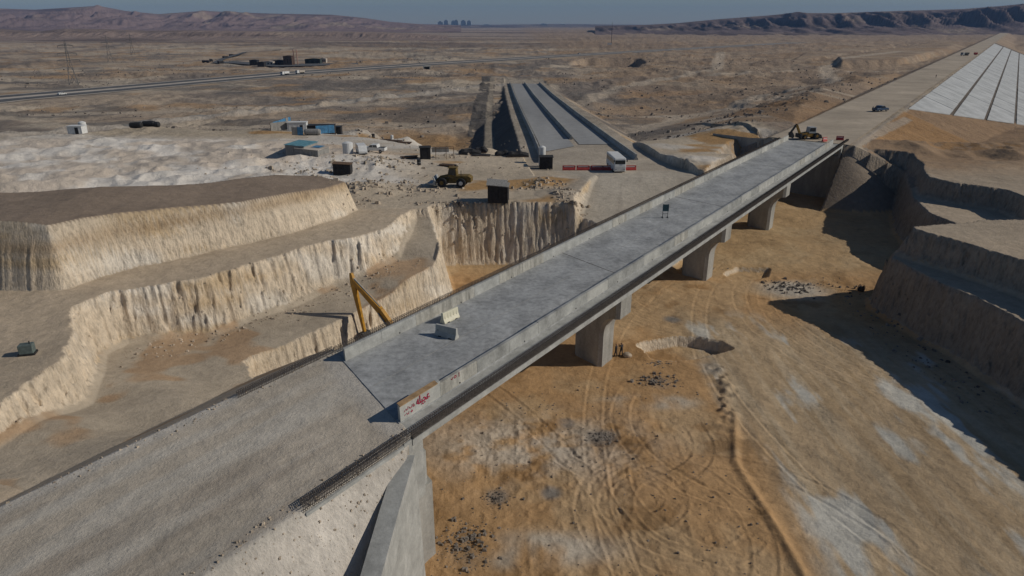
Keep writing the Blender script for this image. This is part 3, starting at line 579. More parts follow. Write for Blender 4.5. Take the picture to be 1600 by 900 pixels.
# road sheets
def sheet(name, L, R_, m, parent=None):
    n = len(L); V = list(L)+list(R_); o = mesh_obj(name, V, [(i, n+i, n+i+1, i+1) for i in range(n-1)], [m], parent); 
    o['kind'] = 'structure'; return o
SS = [SL+1.6, 160, 200, 300, 450, 700, 1100, 1700, 2500]
FROAD = mat('haul_road_gravel', (.44, .365, .275), .95, .14, .06, .3, 3, stretch=(1, 1, 1))
sheet('haul_road', [B(s, -4.3, ZD, .08) for s in SS], [B(s, 12.9, ZD, .08) for s in SS], FROAD)
# white geotextile on the embankment slope: three bands
def slope_pt(s, w): return (*BXY(s, 14+w, .08), max(ZD-.12-.4*w, -9)+.22)
for (w0, w1), lab in (((.8, 10.8), 'uppermost'), ((11.9, 20.6), 'second'), ((21.6, 30.4), 'third'), ((31.4, 41), 'lowest')):
    b = MB(); s = 222+w0*3.0; n = 0
    mt_ = thing('slope_mat', slope_pt(222+w0*3.0, w0), 0, 'white geotextile sheet band on the road embankment, %s of the four' % lab, 'geotextile', 'embankment sheets'); o0 = Vector(slope_pt(s, w0))
    while s < 1150:
        L = 9+s*.012; q = MB(); sh = 3.0*(w1-w0)
        a, c = s, s+L-.25; dz = random.uniform(0, .12); f = max(0, min(1, (s-222-w0*3)/30)) 
        P = [slope_pt(a, w0), slope_pt(a+sh*(1-f), w1), slope_pt(c+sh*(1-f), w1), slope_pt(c, w0)]
        P = [Vector(p)-o0+Vector((0, 0, dz)) for p in P]; q.hexa([p-Vector((0, 0, .25)) for p in P]+P); q.build('mat_strip', MATW, mt_)
        s += L
# dual carriageway pavement and its barrier walls
YS = [132, 150, 180, 242, 340, 463]
sheet('carriageway', [(dcl(y), y, dcz(y)) for y in [160]+YS[2:]], [((dcl(y)+dcr(y))/2-.7, y, dcz(y)) for y in [169]+YS[2:]], PAVE)
YS2 = [172, 180, 242, 340, 463]
sheet('carriageway', [((dcl(y)+dcr(y))/2+.9, y, dcz(y)) for y in YS2], [(dcr(y), y, dcz(y)) for y in YS2], PAVE)
def wallrun(fx, y0, y1, lab):
    t = thing('barrier_wall', (fx(y0), y0, dcz(y0)), 0, lab, 'barrier', 'barrier walls of the new carriageway'); ys = np.arange(y0, y1, 6.); o0 = Vector((fx(y0), y0, dcz(y0)))
    for a in ys:
        b = MB(); R = []
        for y in (a, a+5.9): c = Vector((fx(y), y, dcz(y)))-o0; R.append([c+Vector((x, 0, z)) for x, z in ((-.42, -.1), (.42, -.1), (.42, .1), (.16, .5), (.13, 1.15), (-.13, 1.15), (-.16, .5), (-.42, .1))])
        b.loft(R).build('barrier_panel', CONCD if random.random() < .6 else CONC, t)
wallrun(lambda y: dcl(y)-.9, 146, 460, 'long concrete barrier along the dark embankment side of the new carriageway')
wallrun(lambda y: (dcl(y)+dcr(y))/2, 181, 460, 'concrete median barrier between the two new carriageways')
wallrun(lambda y: dcr(y)+.9, 150, 460, 'concrete barrier along the dirt shoulder side of the new carriageway')
# highway
def offs(pts, d):
    P = np.array(pts); t = np.gradient(P, axis=0); t /= np.linalg.norm(t, axis=1, keepdims=True); return [(p[0]+q[1]*d, p[1]-q[0]*d) for p, q in zip(P, t)]
HW = []
for a, c in zip(HWY[:-1], HWY[1:]): HW += [tuple(np.array(a)+(np.array(c)-np.array(a))*k/6) for k in range(6)]
HW.append(HWY[-1])
for a, c, m, z, nm in ((-19, 19, SHOULD, 1.25, 'highway_verge'), (-15.5, -4.5, ASPH, 1.36, 'highway'), (4.5, 15.5, ASPH, 1.36, 'highway')):
    sheet(nm, [(*p, z) for p in offs(HW, a)], [(*p, z) for p in offs(HW, c)], m)

# ------------------------------------------------------------------ loose stones (uncountable)
def rocks(name, spots, m, label=None):
    base = [(-1, -.7, -.5), (.9, -.8, -.5), (1, .7, -.5), (-.8, .9, -.5), (-.6, -.5, .5), (.6, -.4, .6), (.5, .5, .4), (-.5, .4, .65)]; fs = [(0, 3, 2, 1), (4, 5, 6, 7), (0, 1, 5, 4), (1, 2, 6, 5), (2, 3, 7, 6), (3, 0, 4, 7)]
    S = np.array(spots); z = gz_many(S[:, 0], S[:, 1]); V = []; Fc = []
    for (x, y, r), zz in zip(S, z):
        a = random.uniform(0, 6.28); ca, sa = math.cos(a), math.sin(a); n = len(V); sx, sy, sz = (random.uniform(.5, 1.1)*r for _ in range(3))
        for p in base: q = (p[0]*sx*random.uniform(.7, 1.2), p[1]*sy*random.uniform(.7, 1.2)); V.append((x+q[0]*ca-q[1]*sa, y+q[0]*sa+q[1]*ca, zz+(p[2]+.3)*sz))
        Fc += [tuple(i+n for i in f) for f in fs]
    o = mesh_obj(name, V, Fc, [m]); o['kind'] = 'stuff'; o['label'] = label or 'loose stones scattered on the ground'; o['category'] = 'stones'; return o
def disc(cx, cy, rx, ry, n, r0, r1): return [(cx+rx*random.gauss(0, .5), cy+ry*random.gauss(0, .5), r0+(r1-r0)*random.random()**3) for _ in range(n)]
sp = []
for px, py, z, rx, ry, n in ((590, 265, 10, 9, 8, 240), (570, 300, 10, 7, 6, 140), (620, 290, 10, 7, 3, 60), (850, 292, 10, 4, 5, 120), (885, 330, 8, 3, 8, 160), (760, 226, 10, 9, 4, 200), (700, 246, 10, 6, 3, 60), (640, 300, 10, 10, 5, 120), (720, 398, 1.5, 8, 1.2, 140), (545, 300, 12, 3, 6, 120), (480, 270, 11, 8, 6, 120)):
    sp += disc(*U(px, py, z), rx, ry, n, .08, .55)
for _ in range(700): x = random.uniform(-60, 8); y = random.uniform(112, 190); sp.append((x, y, .06+.3*random.random()**3))
for _ in range(500): a = random.random(); p = np.array((-42, 64))*(1-a)+np.array((-16, 92))*a; sp.append((p[0]+random.uniform(-1.5, 4), p[1]-random.uniform(-1, 4), .05+.2*random.random()**3))
rocks('rubble', sp, STONE, 'pale limestone rubble scattered over the work platform')
sp = disc(-3.6, 41.5, 2.2, 3.2, 240, .05, .3)+disc(-1.3, 47, 1, 1, 90, .05, .16)+disc(8.6, 55.6, 1.6, 1.2, 160, .05, .16)+disc(16, 67, 2.5, 1.5, 150, .06, .3)+disc(17, 71, 1.5, 1., 50, .05, .2)+disc(42, 96, 4, 3, 160, .08, .4)+disc(30, 104, 4, 2, 60, .06, .3)
for _ in range(700): sp.append((random.uniform(-6, 20), random.uniform(34, 66), .03+.12*random.random()**4))
for _ in range(400): sp.append((random.uniform(46, 52), random.uniform(60, 100), .04+.3*random.random()**4))
gr = []
while len(gr) < 1100:
    s_, o_ = random.uniform(-26, 0), random.choice((random.uniform(10.3, 14.5), random.uniform(-3.2, -1.5)))
    if random.random() < .35 or o_ > 10: gr.append((*BXY(s_, o_, .414), .03+.10*random.random()**3))
rocks('shoulder_gravel', gr, STONE, 'pale gravel strewn on the shoulder and slope of the approach road')
rocks('floor_stones', sp, STONED, 'dark stones strewn over the orange valley floor')
sp = []
while len(sp) < 7000:
    x, y = random.uniform(-420, 260), 190+600*random.random()**1.6
    if abs(x) > y*.8 or (dcl(y)-24 < x < dcr(y)+12): continue
    sp.append((x, y))
A = np.array(sp); k = (fbm(A[:, 0]/60, A[:, 1]/45, 3, 301) > .02)&(linedist(A[:, 0], A[:, 1], HWY) > 22)&(linedist(A[:, 0], A[:, 1], TRACK) > 8)
oo = (A[:, 0]-L0[0])*PV[0]+(A[:, 1]-L0[1])*PV[1]; k &= oo < -12
rocks('spoil_rocks', [(x, y, .2+.8*random.random()**3) for x, y in A[k]], STONED, 'dark boulders and scrub dotted over the desert plain')

# ------------------------------------------------------------------ things on the bridge
def on_deck(px, py, z=ZD): return U3(px, py, z)
def jersey(loc, rz, m, L, label, stripes=False):
    t = thing('road_barrier', loc, rz, label, 'barrier'); prof = [(-.32, 0), (.32, 0), (.32, .12), (.16, .45), (.11, 1.0), (-.11, 1.0), (-.16, .45), (-.32, .12)]
    MB().loft([[(x, y, z) for x, z in prof] for y in (-L/2, L/2)]).build('body', m, t, .03)
    for k in range(5 if stripes else 2):
        y = (-L/2+.25+k*(L-.5)/(4 if stripes else 1)); MB().box((.0, y, .62), (.42 if stripes else .36, .09 if stripes else .25, .55), 0, .6).build('rib', m if stripes else CONCD, t)
    for y in (-L/4, L/4): MB().box((0, y, .045), (.66, .3, .09)).build('fork_slot', DARK, t)
jersey(on_deck(698, 526), math.radians(62), CONCS[1], 2.1, 'grey concrete road barrier standing turned on the bridge deck')
jersey(on_deck(703, 500), math.radians(-38), CREAM, 2.0, 'cream plastic ribbed road barrier on the bridge deck', True)
t = thing('sign_stand', on_deck(1039, 340), 0, 'small dark square sign board on two posts standing on the bridge deck', 'sign')
for x in (-.35, .35): MB().beam((x, 0, 0), (x, 0, 1.9), .06, .06).build('post', DARK, t); MB().box((x, 0, .03), (.1, .7, .06)).build('foot', DARK, t)
MB().box((0, -.05, 1.4), (.85, .05, .95)).build('board', mat('teal_board', (.05, .10, .11), .6, .2), t); MB().box((0, 0, .55), (.7, .04, .05)).build('rail', DARK, t)

# ------------------------------------------------------------------ machines
def excavator(loc, rz, label, elbow, tip):
    t = thing('excavator', loc, rz, label, 'excavator')
    for y in (-1.35, 1.35):
        tr = MB().prism([(-2.2, .15), (-1.9, 0), (1.9, 0), (2.2, .15), (2.3, .5), (2.0, .85), (-2.0, .85), (-2.3, .5)], y-.3, y+.3).build('track', DARK, t, .05)
        for x in (-1.5, -.5, .5, 1.5): MB().wheel((x, y+.0, .35), .3, .66, 12).build('roller', YELD, tr)
    MB().box((0, 0, .75), (2.2, 2.2, .5)).build('undercarriage', DARK, t); MB().prism([(-2.7, 1.05), (1.6, 1.05), (1.6, 1.75), (-.6, 2.15), (-2.5, 2.1), (-2.75, 1.6)], -1.35, 1.35).build('house', YEL, t, .08)
    cb = MB().prism([(.2, 1.1), (1.75, 1.1), (1.85, 1.9), (1.35, 2.95), (.2, 2.95)], .4, 1.36).build('cab', YEL, t, .05); MB().prism([(.35, 1.9), (1.72, 1.95), (1.25, 2.85), (.35, 2.85)], .385, 1.375).build('cab_window', GLASS, cb)
    ex, ez = elbow; tx, tz = tip; foot = (1.2, -.1, 1.5); mid = ((foot[0]+ex)*.5+.0, -.1, (foot[2]+ez)*.5+.55)
    bm_ = MB(); bm_.beam(foot, mid, .5, .6, .5, .85); bm_.beam(mid, (ex, -.1, ez), .5, .85, .42, .5); bo = bm_.build('boom', YEL, t, .03)
    MB().bar((1.6, .25, 1.3), (mid[0]+.1, .25, mid[2]-.2), .09).build('boom_cylinder', GREYP, bo); MB().bar((mid[0], -.1, mid[2]+.5), (ex+.1, -.1, ez+.45), .1).build('stick_cylinder', GREYP, bo)
    st = MB(); dx, dz = tx-ex, tz-ez; Ls = math.hypot(dx, dz); ux, uz = dx/Ls, dz/Ls; st.beam((ex-ux*.9, -.1, ez-uz*.9), (ex+ux*.4, -.1, ez+uz*.4), .36, .35, .4, .75); st.beam((ex+ux*.4, -.1, ez+uz*.4), (tx, -.1, tz), .4, .75, .32, .36); st = st.build('stick', YEL, t, .03)
    MB().prism([(tx-.2, tz+.25), (tx+.35, tz+.2), (tx+.2, tz-.7), (tx-.5, tz-1.25), (tx-1.2, tz-1.1), (tx-.75, tz-.5)], -.75, .55).build('bucket', DARK, st, .03)
    return t
ez = gz_at(-12.5, 72.5)
elb = np.array((-19.05, 76.2)); bod = np.array((-11.0, 70.8)); dd = elb-bod; rz = math.atan2(dd[1], dd[0]); de = float(np.hypot(*dd))
excavator((bod[0], bod[1], gz_at(*bod)), rz, 'tall yellow excavator below the bridge with its folded arm raised above the parapet', (de, 8.5), (de-1.3, 1.9))
def wheel_loader(loc, rz, label):
    YELD = mat('muddy_olive_yellow', (.17, .115, .035), .8, .35, 2)
    t = thing('wheel_loader', loc, rz, label, 'loader')
    for x in (-1.7, 1.7):
        for y in (-1.15, 1.15):
            w = MB().wheel((x, y, .82), .82, .6, 18).build('wheel', RUB, t, smooth=False); MB().wheel((x, y+.02*(1 if y > 0 else -1), .82), .42, .62, 14).build('rim', WHITE if x < 0 else YELD, w)
    MB().prism([(-3.4, .9), (-.6, .8), (-.6, 2.0), (-2.9, 2.05), (-3.45, 1.7)], -.95, .95).build('engine_hood', YELD, t, .06); MB().prism([(-.6, .6), (2.0, .6), (1.9, 1.35), (-.6, 1.5)], -.6, .6).build('front_frame', YELD, t, .04)
    c = MB().prism([(-.9, 1.5), (.6, 1.5), (.75, 2.2), (.5, 3.25), (-.75, 3.25)], -.75, .75).build('cab', YELD, t, .05); MB().prism([(-.7, 2.05), (.62, 2.1), (.42, 3.1), (-.62, 3.1)], -.77, .77).build('window', GLASS, c); MB().box((-.1, 0, 3.32), (1.6, 1.6, .1)).build('roof', YELD, c)
    for y in (-.55, .55): MB().beam((.7, y, 1.9), (2.4, y, 1.5), .16, .3).build('lift_arm', YELD, t); 
    for y in (-.55, .55): MB().beam((2.3, y, 1.55), (3.1, y, .75), .16, .28).build('lift_arm', YELD, t)
    MB().prism([(2.9, .35), (4.3, .55), (4.35, .65), (3.35, .7), (3.1, 1.1), (3.3, 1.75), (3.15, 1.8), (2.8, 1.0)], -1.45, 1.45).build('bucket', GREYP, t, .02); MB().bar((-1.6, .5, 2.05), (-1.6, .5, 2.9), .06).build('exhaust', DARK, t)
p = U(708, 293, 10); wheel_loader((*p, gz_at(*p)), math.radians(172), 'dirty yellow wheel loader parked on the pale work platform')
# boom truck at the far end of the deck
t = thing('backhoe_loader', on_deck(1263, 217), math.radians(188), 'dirty yellow backhoe with dark wheels at the far end of the bridge deck', 'backhoe')
for x, r in ((-1.4, .75), (1.5, .55)):
    for y in (-.95, .95): w = MB().wheel((x, y, r), r, .45, 16).build('wheel', RUB, t); MB().wheel((x, y, r), r*.5, .48, 12).build('rim', YELD, w)
MB().prism([(-2.0, .6), (2.3, .5), (2.3, 1.3), (.6, 1.6), (-2.0, 1.3)], -.7, .7).build('chassis', YELD, t, .05)
c = MB().prism([(-1.3, 1.3), (.5, 1.4), (.4, 2.75), (-1.2, 2.75)], -.75, .75).build('cab', GREYP, t, .05); MB().prism([(-1.1, 1.8), (.4, 1.8), (.3, 2.6), (-1.0, 2.6)], -.77, .77).build('window', GLASS, c)
bo = MB().beam((2.2, 0, 1.0), (3.4, 0, 3.3), .35, .5).build('boom', YELD, t, .03); MB().beam((3.4, 0, 3.4), (4.6, 0, 1.6), .3, .4).build('stick', DARK, bo); MB().prism([(4.4, 1.7), (4.9, 1.5), (4.8, .5), (4.1, .3), (3.8, .8)], -.5, .5).build('bucket', DARK, bo)
MB().box((2.5, 0, .8), (.4, 2.4, .9)).build('stabiliser_frame', DARK, t); MB().prism([(-2.9, .2), (-2.2, .2), (-2.1, 1.1), (-2.4, 1.1)], -1.1, 1.1).build('front_bucket', DARK, t)
def water_barrier(px, py, z, rz, label, group=None, m=RED, L=1.6):
    p = U(px, py, z); zz = max(gz_at(*p), z) if z > 11 else gz_at(*p); t = thing('plastic_barrier', (*p, zz), rz, label, 'barrier', group)
    MB().loft([[(y, x, q) for x, q in ((-.26, 0), (.26, 0), (.22, .3), (.1, .55), (.1, .95), (-.1, .95), (-.1, .55), (-.22, .3))] for y in (-L/2, L/2)]).build('body', m, t, .03); MB().box((0, 0, .72), (L*.8, .24, .14)).build('stripe', WHITE, t)
water_barrier(1288, 221, 12, .6, 'red and white plastic barrier lying beside the backhoe'); water_barrier(1312, 219, 12, -.3, 'red and white plastic barrier at the bridge corner near the rubble cone')
for x, w_ in ((889, 'fourth'), (911, 'third'), (933, 'second'), (951, 'first')): water_barrier(x, 262, 10, 0, 'red plastic barrier in the row across the dusty road, %s from the bus' % w_, 'red barriers across the road', L=2.6)
water_barrier(984, 262, 10, .1, 'red plastic road barrier beside the bus, next to the ditch wall', L=2.6)

# ------------------------------------------------------------------ vehicles
def vehicle(name, loc, rz, label, cat, prof, glass, width, wheels, m, r=.36, group=None, bed=None, lights=True, scale=1):
    t = thing(name, loc, rz, label, cat, group, scale); bd = MB().prism(prof, -width/2, width/2).build('body', m, t, .06)
    for g in glass: MB().prism(g, -width/2-.012, width/2+.012).build('window', GLASS, bd)
    for x in wheels:
        for y in (-width/2+.08, width/2-.08): w = MB().wheel((x, y, r), r, .24, 14).build('wheel', RUB, t); MB().wheel((x, y, r), r*.55, .26, 10).build('rim', GREYP, w)
    xm = max(p[0] for p in prof)
    if lights:
        for y in (-width/2+.25, width/2-.25): MB().box((xm-.02, y, .75), (.08, .3, .16)).build('headlight', WHITE, t)
    MB().box((xm-.02, 0, .42), (.14, width*.96, .16)).build('bumper', DARK, t)
    if bed: MB().box(bed[0], bed[1]).build('load_bed', DARK, t)
    return t
PICK = [(-2.6, .45), (2.55, .45), (2.6, .85), (2.3, 1.08), (1.25, 1.12), (.65, 1.72), (-.85, 1.76), (-1.05, 1.12), (-2.6, 1.1)]
PG = [[(1.05, 1.16), (.6, 1.64), (.12, 1.66), (.12, 1.16)], [(.02, 1.16), (.02, 1.66), (-.78, 1.68), (-.92, 1.16)]]
VAN = [(-2.3, .4), (2.3, .4), (2.35, .95), (1.9, 1.25), (1.3, 2.0), (-2.1, 2.05), (-2.35, 1.6)]
VG = [[(1.75, 1.3), (1.25, 1.9), (.6, 1.9), (.6, 1.3)], [(.45, 1.3), (.45, 1.9), (-.6, 1.9), (-.6, 1.3)], [(-.75, 1.3), (-.75, 1.9), (-2., 1.9), (-2., 1.3)]]
CAR = [(-2.1, .35), (2.1, .35), (2.15, .75), (1.1, .95), (.5, 1.42), (-1.1, 1.42), (-1.8, .98), (-2.15, .9)]; CG = [[(.95, .97), (.45, 1.35), (-.2, 1.35), (-.2, .97)], [(-.3, .97), (-.3, 1.35), (-1.05, 1.35), (-1.6, .97)]]
def gp(px, py, z): p = U(px, py, z); return (*p, gz_at(*p))
BEDP = ((-1.8, 0, 1.11), (1.45, 1.5, .06))
vehicle('van', gp(566, 249, 10), math.radians(-70), 'white minivan parked beside the white tank on the work platform', 'van', VAN, VG, 1.8, (-1.45, 1.45), WHITE)
vehicle('pickup_truck', gp(586, 244, 10), math.radians(170), 'white pickup truck parked next to the white minivan', 'pickup', PICK, PG, 1.8, (-1.6, 1.65), WHITE, bed=BEDP)
pk = U3(1375, 174, ZD); vehicle('pickup_truck', pk, math.radians(25), 'dark blue pickup standing on the gravel haul road with people beside it', 'pickup', PICK, PG, 1.9, (-1.6, 1.65), NAVY, .4, bed=BEDP)
# bus
bl = gp(962, 261, 10); t = thing('bus', bl, math.radians(-86), 'white coach facing the row of red barriers on the dusty road', 'bus')
bd = MB().prism([(-4, .4), (4, .4), (4.05, 1.4), (3.8, 3.0), (-4, 3.0)], -1.15, 1.15).build('body', WHITE, t, .12)
MB().box((3.92, 0, 2.05), (.12, 2.0, 1.1)).build('windscreen', GLASS, bd)
for y in (-1.16, 1.16):
    for k in range(6): MB().box((-3.2+k*1.2, y, 2.15), (1.05, .03, .85)).build('side_window', GLASS, bd)
for x in (-2.4, 2.6):
    for y in (-1.02, 1.02): MB().wheel((x, y, .48), .48, .3, 16).build('wheel', RUB, t)
for y in (-.85, .85): MB().box((4.06, y, .85), (.06, .35, .2)).build('headlight', GREYP, t); MB().box((4.1, y*1.5, 2.5), (.1, .2, .4)).build('mirror', DARK, t)
# lorry on the haul road and highway traffic
def truck(loc, rz, label, m, mb, group=None, nm='truck'):
    t = thing(nm, loc, rz, label, 'truck', group)
    MB().prism([(1.6, .6), (3.6, .6), (3.65, 1.6), (3.4, 2.6), (1.6, 2.6)], -1.15, 1.15).build('cab', m, t, .08); MB().box((3.5, 0, 2.0), (.2, 1.9, .75)).build('windscreen', GLASS, t); MB().box((-.9, 0, .85), (5.2, 1.0, .3)).build('chassis', DARK, t)
    MB().prism([(-3.6, 1.05), (1.3, 1.05), (1.3, 2.5), (-3.8, 2.5)], -1.2, 1.2).build('load_body', mb, t, .04)
    for x in (-2.7, -1.5, 2.6):
        for y in (-.98, .98): MB().wheel((x, y, .5), .5, .32, 14).build('wheel', RUB, t)
    return t
truck((*U(1507, 87, ZD), ZD), math.radians(200), 'dark lorry standing far along the haul road beside a red trailer', GREYP, DARK)
t = thing('trailer', (*U(1524, 86, ZD), ZD), 0, 'small red trailer behind the dark lorry on the haul road', 'trailer'); MB().box((0, 0, 1.3), (2.4, 1.8, 1.6)).build('box', RED, t, .05)
for y in (-.8, .8): MB().wheel((0, y, .4), .4, .25, 12).build('wheel', RUB, t)
MB().bar((1.2, 0, .7), (2.6, 0, .6), .07).build('drawbar', DARK, t)
def hwpos(px, off):
    P = np.array(offs(HW, off)); f = 800+F*P[:, 0]/(P[:, 1]*CP+(H-1.3)*SP); i = int(np.argmin(np.abs(f-px))); j = min(len(P)-1, i+1); i = j-1
    w = (px-f[i])/(f[j]-f[i]); p = P[i]*(1-w)+P[j]*w; d = P[j]-P[i]; return (p[0], p[1], 1.34), math.atan2(d[1], d[0])
for px, off, lab in ((97, 10, 'white car driving alone on the highway past the lattice pylon'), (905, -10, 'small car far along the highway near the quarry pit')):
    p, a = hwpos(px, off); vehicle('car', p, a, lab, 'car', CAR, CG, 1.75, (-1.3, 1.35), WHITE if px < 200 else GREYP, .32)
for px, off, lab, mb in ((445, 10, 'white box truck on the highway, followed by another truck', WHITE), (469, 10, 'white truck with pale load leading on the highway', SHOULD)):
    p, a = hwpos(px, off); truck(p, a+math.pi, lab, WHITE, mb)

# ------------------------------------------------------------------ people
def person(loc, rz, label, pose, top, legs):
    J = {'hip': (0, 0, .92), 'chest': (0, 0, 1.3), 'neck': (0, 0, 1.48), 'head': (.02, 0, 1.6), 'crown': (.02, 0, 1.72)}
    step = .16 if pose != 'stand' else .06
    for s, k in ((1, 'l'), (-1, 'r')): J['hj'+k] = (0, .1*s, .88); J['kn'+k] = (.04+step*.4*s, .11*s, .48); J['an'+k] = (step*s, .12*s, .06); J['to'+k] = (step*s+.16, .13*s, .03); J['sh'+k] = (0, .19*s, 1.4)
    arms = {'stand': ((.02, .25, 1.12), (.1, .23, .88)), 'raise': ((.2, .27, 1.25), (.3, .14, 1.5)), 'hips': ((-.05, .36, 1.15), (.05, .2, .98))}[pose]
    for s, k in ((1, 'l'), (-1, 'r')): J['el'+k] = (arms[0][0], arms[0][1]*s, arms[0][2]); J['wr'+k] = (arms[1][0], arms[1][1]*s, arms[1][2]); J['ha'+k] = (arms[1][0]+.05, arms[1][1]*s*.95, arms[1][2]-.09 if pose == 'stand' else arms[1][2]+.03)
    E = [('hip', 'chest'), ('chest', 'neck'), ('neck', 'head'), ('head', 'crown')]
    for k in 'lr': E += [('hip', 'hj'+k), ('hj'+k, 'kn'+k), ('kn'+k, 'an'+k), ('an'+k, 'to'+k), ('chest', 'sh'+k), ('sh'+k, 'el'+k), ('el'+k, 'wr'+k), ('wr'+k, 'ha'+k)]
    ks = list(J); me = bpy.data.meshes.new('person'); me.from_pydata([J[k] for k in ks], [(ks.index(a), ks.index(b_)) for a, b_ in E], [])
    o = bpy.data.objects.new('person', me); COL.objects.link(o); o.location = loc; o.rotation_euler = (0, 0, rz)
    sk = o.modifiers.new('skin', 'SKIN'); rad_ = {'hip': .15, 'chest': .17, 'neck': .065, 'head': .105, 'crown': .075, 'hj': .1, 'kn': .07, 'an': .055, 'to': .045, 'sh': .085, 'el': .055, 'wr': .04, 'ha': .04}
    for i, k in enumerate(ks): r = rad_.get(k, rad_.get(k[:2], .06)); me.skin_vertices[0].data[i].radius = (r, r*.8 if k in ('hip', 'chest') else r)
    me.skin_vertices[0].data[0].use_root = True
    su = o.modifiers.new('s', 'SUBSURF'); su.levels = 1; su.render_levels = 2
    m, t, b = newmat('outfit'); tc = t.nodes.new('ShaderNodeTexCoord'); sx = t.nodes.new('ShaderNodeSeparateXYZ'); t.links.new(tc.outputs['Object'], sx.inputs[0])
    r = t.nodes.new('ShaderNodeValToRGB'); r.color_ramp.interpolation = 'CONSTANT'; e = r.color_ramp.elements; e[0].color = (.02, .018, .016, 1); e[1].position = .045; e[1].color = (*legs, 1)
    for q, c in ((.52, top), (.80, (.22, .13, .09)), (.915, (.015, .012, .01))): k = e.new(q); k.color = (*c, 1)
    mu = t.nodes.new('ShaderNodeMath'); mu.operation = 'MULTIPLY'; mu.inputs[1].default_value = .54; t.links.new(sx.outputs[2], mu.inputs[0]); t.links.new(mu.outputs[0], r.inputs[0]); t.links.new(r.outputs[0], b.inputs['Base Color']); b.inputs['Roughness'].default_value = .85
    me.materials.append(m); tag(o, label, 'person'); return o
p = U(717, 319, 10); person((*p, gz_at(*p)), -1.2, 'person in dark trousers standing with raised arms at the brink of the cut wall', 'raise', (.12, .13, .14), (.03, .03, .04))
p = U(962, 557, 0); person((*p, gz_at(*p)), 2.8, 'person in black at the foot of the bridge pier, closer to the pier', 'hips', (.02, .02, .025), (.025, .025, .03))
p = U(970.5, 556, 0); person((*p, gz_at(*p)), 2.2, 'person in black beside the boulder at the bridge pier', 'raise', (.03, .03, .035), (.02, .02, .025))
for i, (px, py) in enumerate(((1363, 175), (1367, 174.5), (1370.5, 174))): p = U(px, py, ZD); person((*p, ZD), -1+i, ('person in dark clothes standing at the rear of the blue pickup', 'person in dark clothes in the middle of the group by the blue pickup', 'person in dark clothes closest to the blue pickup')[i], ('stand', 'hips', 'stand')[i], (.03, .04, .06), (.02, .025, .03))
p = U(1462, 122, ZD); person((*p, ZD), 0, 'person standing alone on the haul road between pickup and lorry', 'stand', (.05, .04, .03), (.03, .03, .03))
def boulder(loc, r, label):
    import bmesh
    bm = bmesh.new(); bmesh.ops.create_icosphere(bm, subdivisions=3, radius=r)
    for v in bm.verts: c = v.co/r; k = 1+.25*float(vnoise(np.array([c.x*1.6+c.z]), np.array([c.y*1.6-c.z]), 9)[0]); v.co = Vector((v.co.x*1.25*k, v.co.y*k, v.co.z*.7*k))
    me = bpy.data.meshes.new('boulder'); bm.to_mesh(me); bm.free(); me.materials.append(STONE); o = bpy.data.objects.new('boulder', me); COL.objects.link(o); o.location = loc; tag(o, label, 'boulder')
p = U(980, 557, 0); boulder((*p, gz_at(*p)+.18), .42, 'grey boulder lying beside the two people at the bridge pier')

# ------------------------------------------------------------------ sheds, tanks, clutter of the site yard
def shed(px, py, rz, d, m, roofm, label, cat='shed', h2=None, door=None, name='shed', z=10):
    p = U(px, py, z); t = thing(name, (*p, gz_at(*p)-.05), rz, label, cat); w, l, h = d; h2 = h2 or h
    MB().loft([[(x, y, zz) for x, zz in ((-w/2, 0), (w/2, 0), (w/2, h2), (-w/2, h))] for y in (-l/2, l/2)]).build('wall', m, t)
    MB().loft([[(x, y, zz+q) for x, zz, q in ((-w/2-.15, h, .01), (w/2+.15, h2, .01), (w/2+.15, h2, .1), (-w/2-.15, h, .1))] for y in (-l/2-.15, l/2+.15)]).build('roof', roofm, t)
    for x in np.arange(-w/2+.5, w/2, 1.2): MB().box((x, -l/2-.02, min(h, h2)/2), (.05, .05, min(h, h2)-.05)).build('batten', m, t)
    if door: MB().box((door, -l/2-.03, .95), (.8, .06, 1.9)).build('door', DARK, t)
    return t
shed(779, 316, math.radians(-4), (3.2, 3.0, 2.9), TARP, TIN, 'dark tarpaulin hut with a ragged tin roof at the brink of the cut', 'hut', 2.6, name='site_hut')
hut = bpy.data.objects['site_hut']; MB().loft([[(-1.8, y, z) for y, z in ((-1.6, 3.0), (0, 3.7), (1.6, 3.0), (0, 3.62))], [(1.5, y, z) for y, z in ((-1.6, 2.75), (0, 3.45), (1.6, 2.75), (0, 3.37))]]).build('ragged_sheet', TIN, hut)
t = shed(665, 250, .1, (2.2, 2.4, 2.5), TARP, TARP, 'dark tarpaulin booth with an open pole frame beside it', 'hut', name='site_hut')
for x in (2.2, 4.4, 6): MB().bar((x, -1, 0), (x, -1, 2.3), .05).build('pole', WOOD, t); MB().bar((x, 1, 0), (x, 1, 2.3), .05).build('pole', WOOD, t)
for y in (-1, 1): MB().bar((1, y, 2.3), (6, y, 2.3), .05).build('pole', WOOD, t)
MB().box((3.2, 1.0, 1.7), (3.6, .05, 1.0)).build('hung_sheet', TIN, t)
shed(537, 279, 0, (3.2, 2, 2.0), TARP, WOOD, 'small dark brown box hut among the chalk rubble', 'hut', 1.8, name='box_hut')
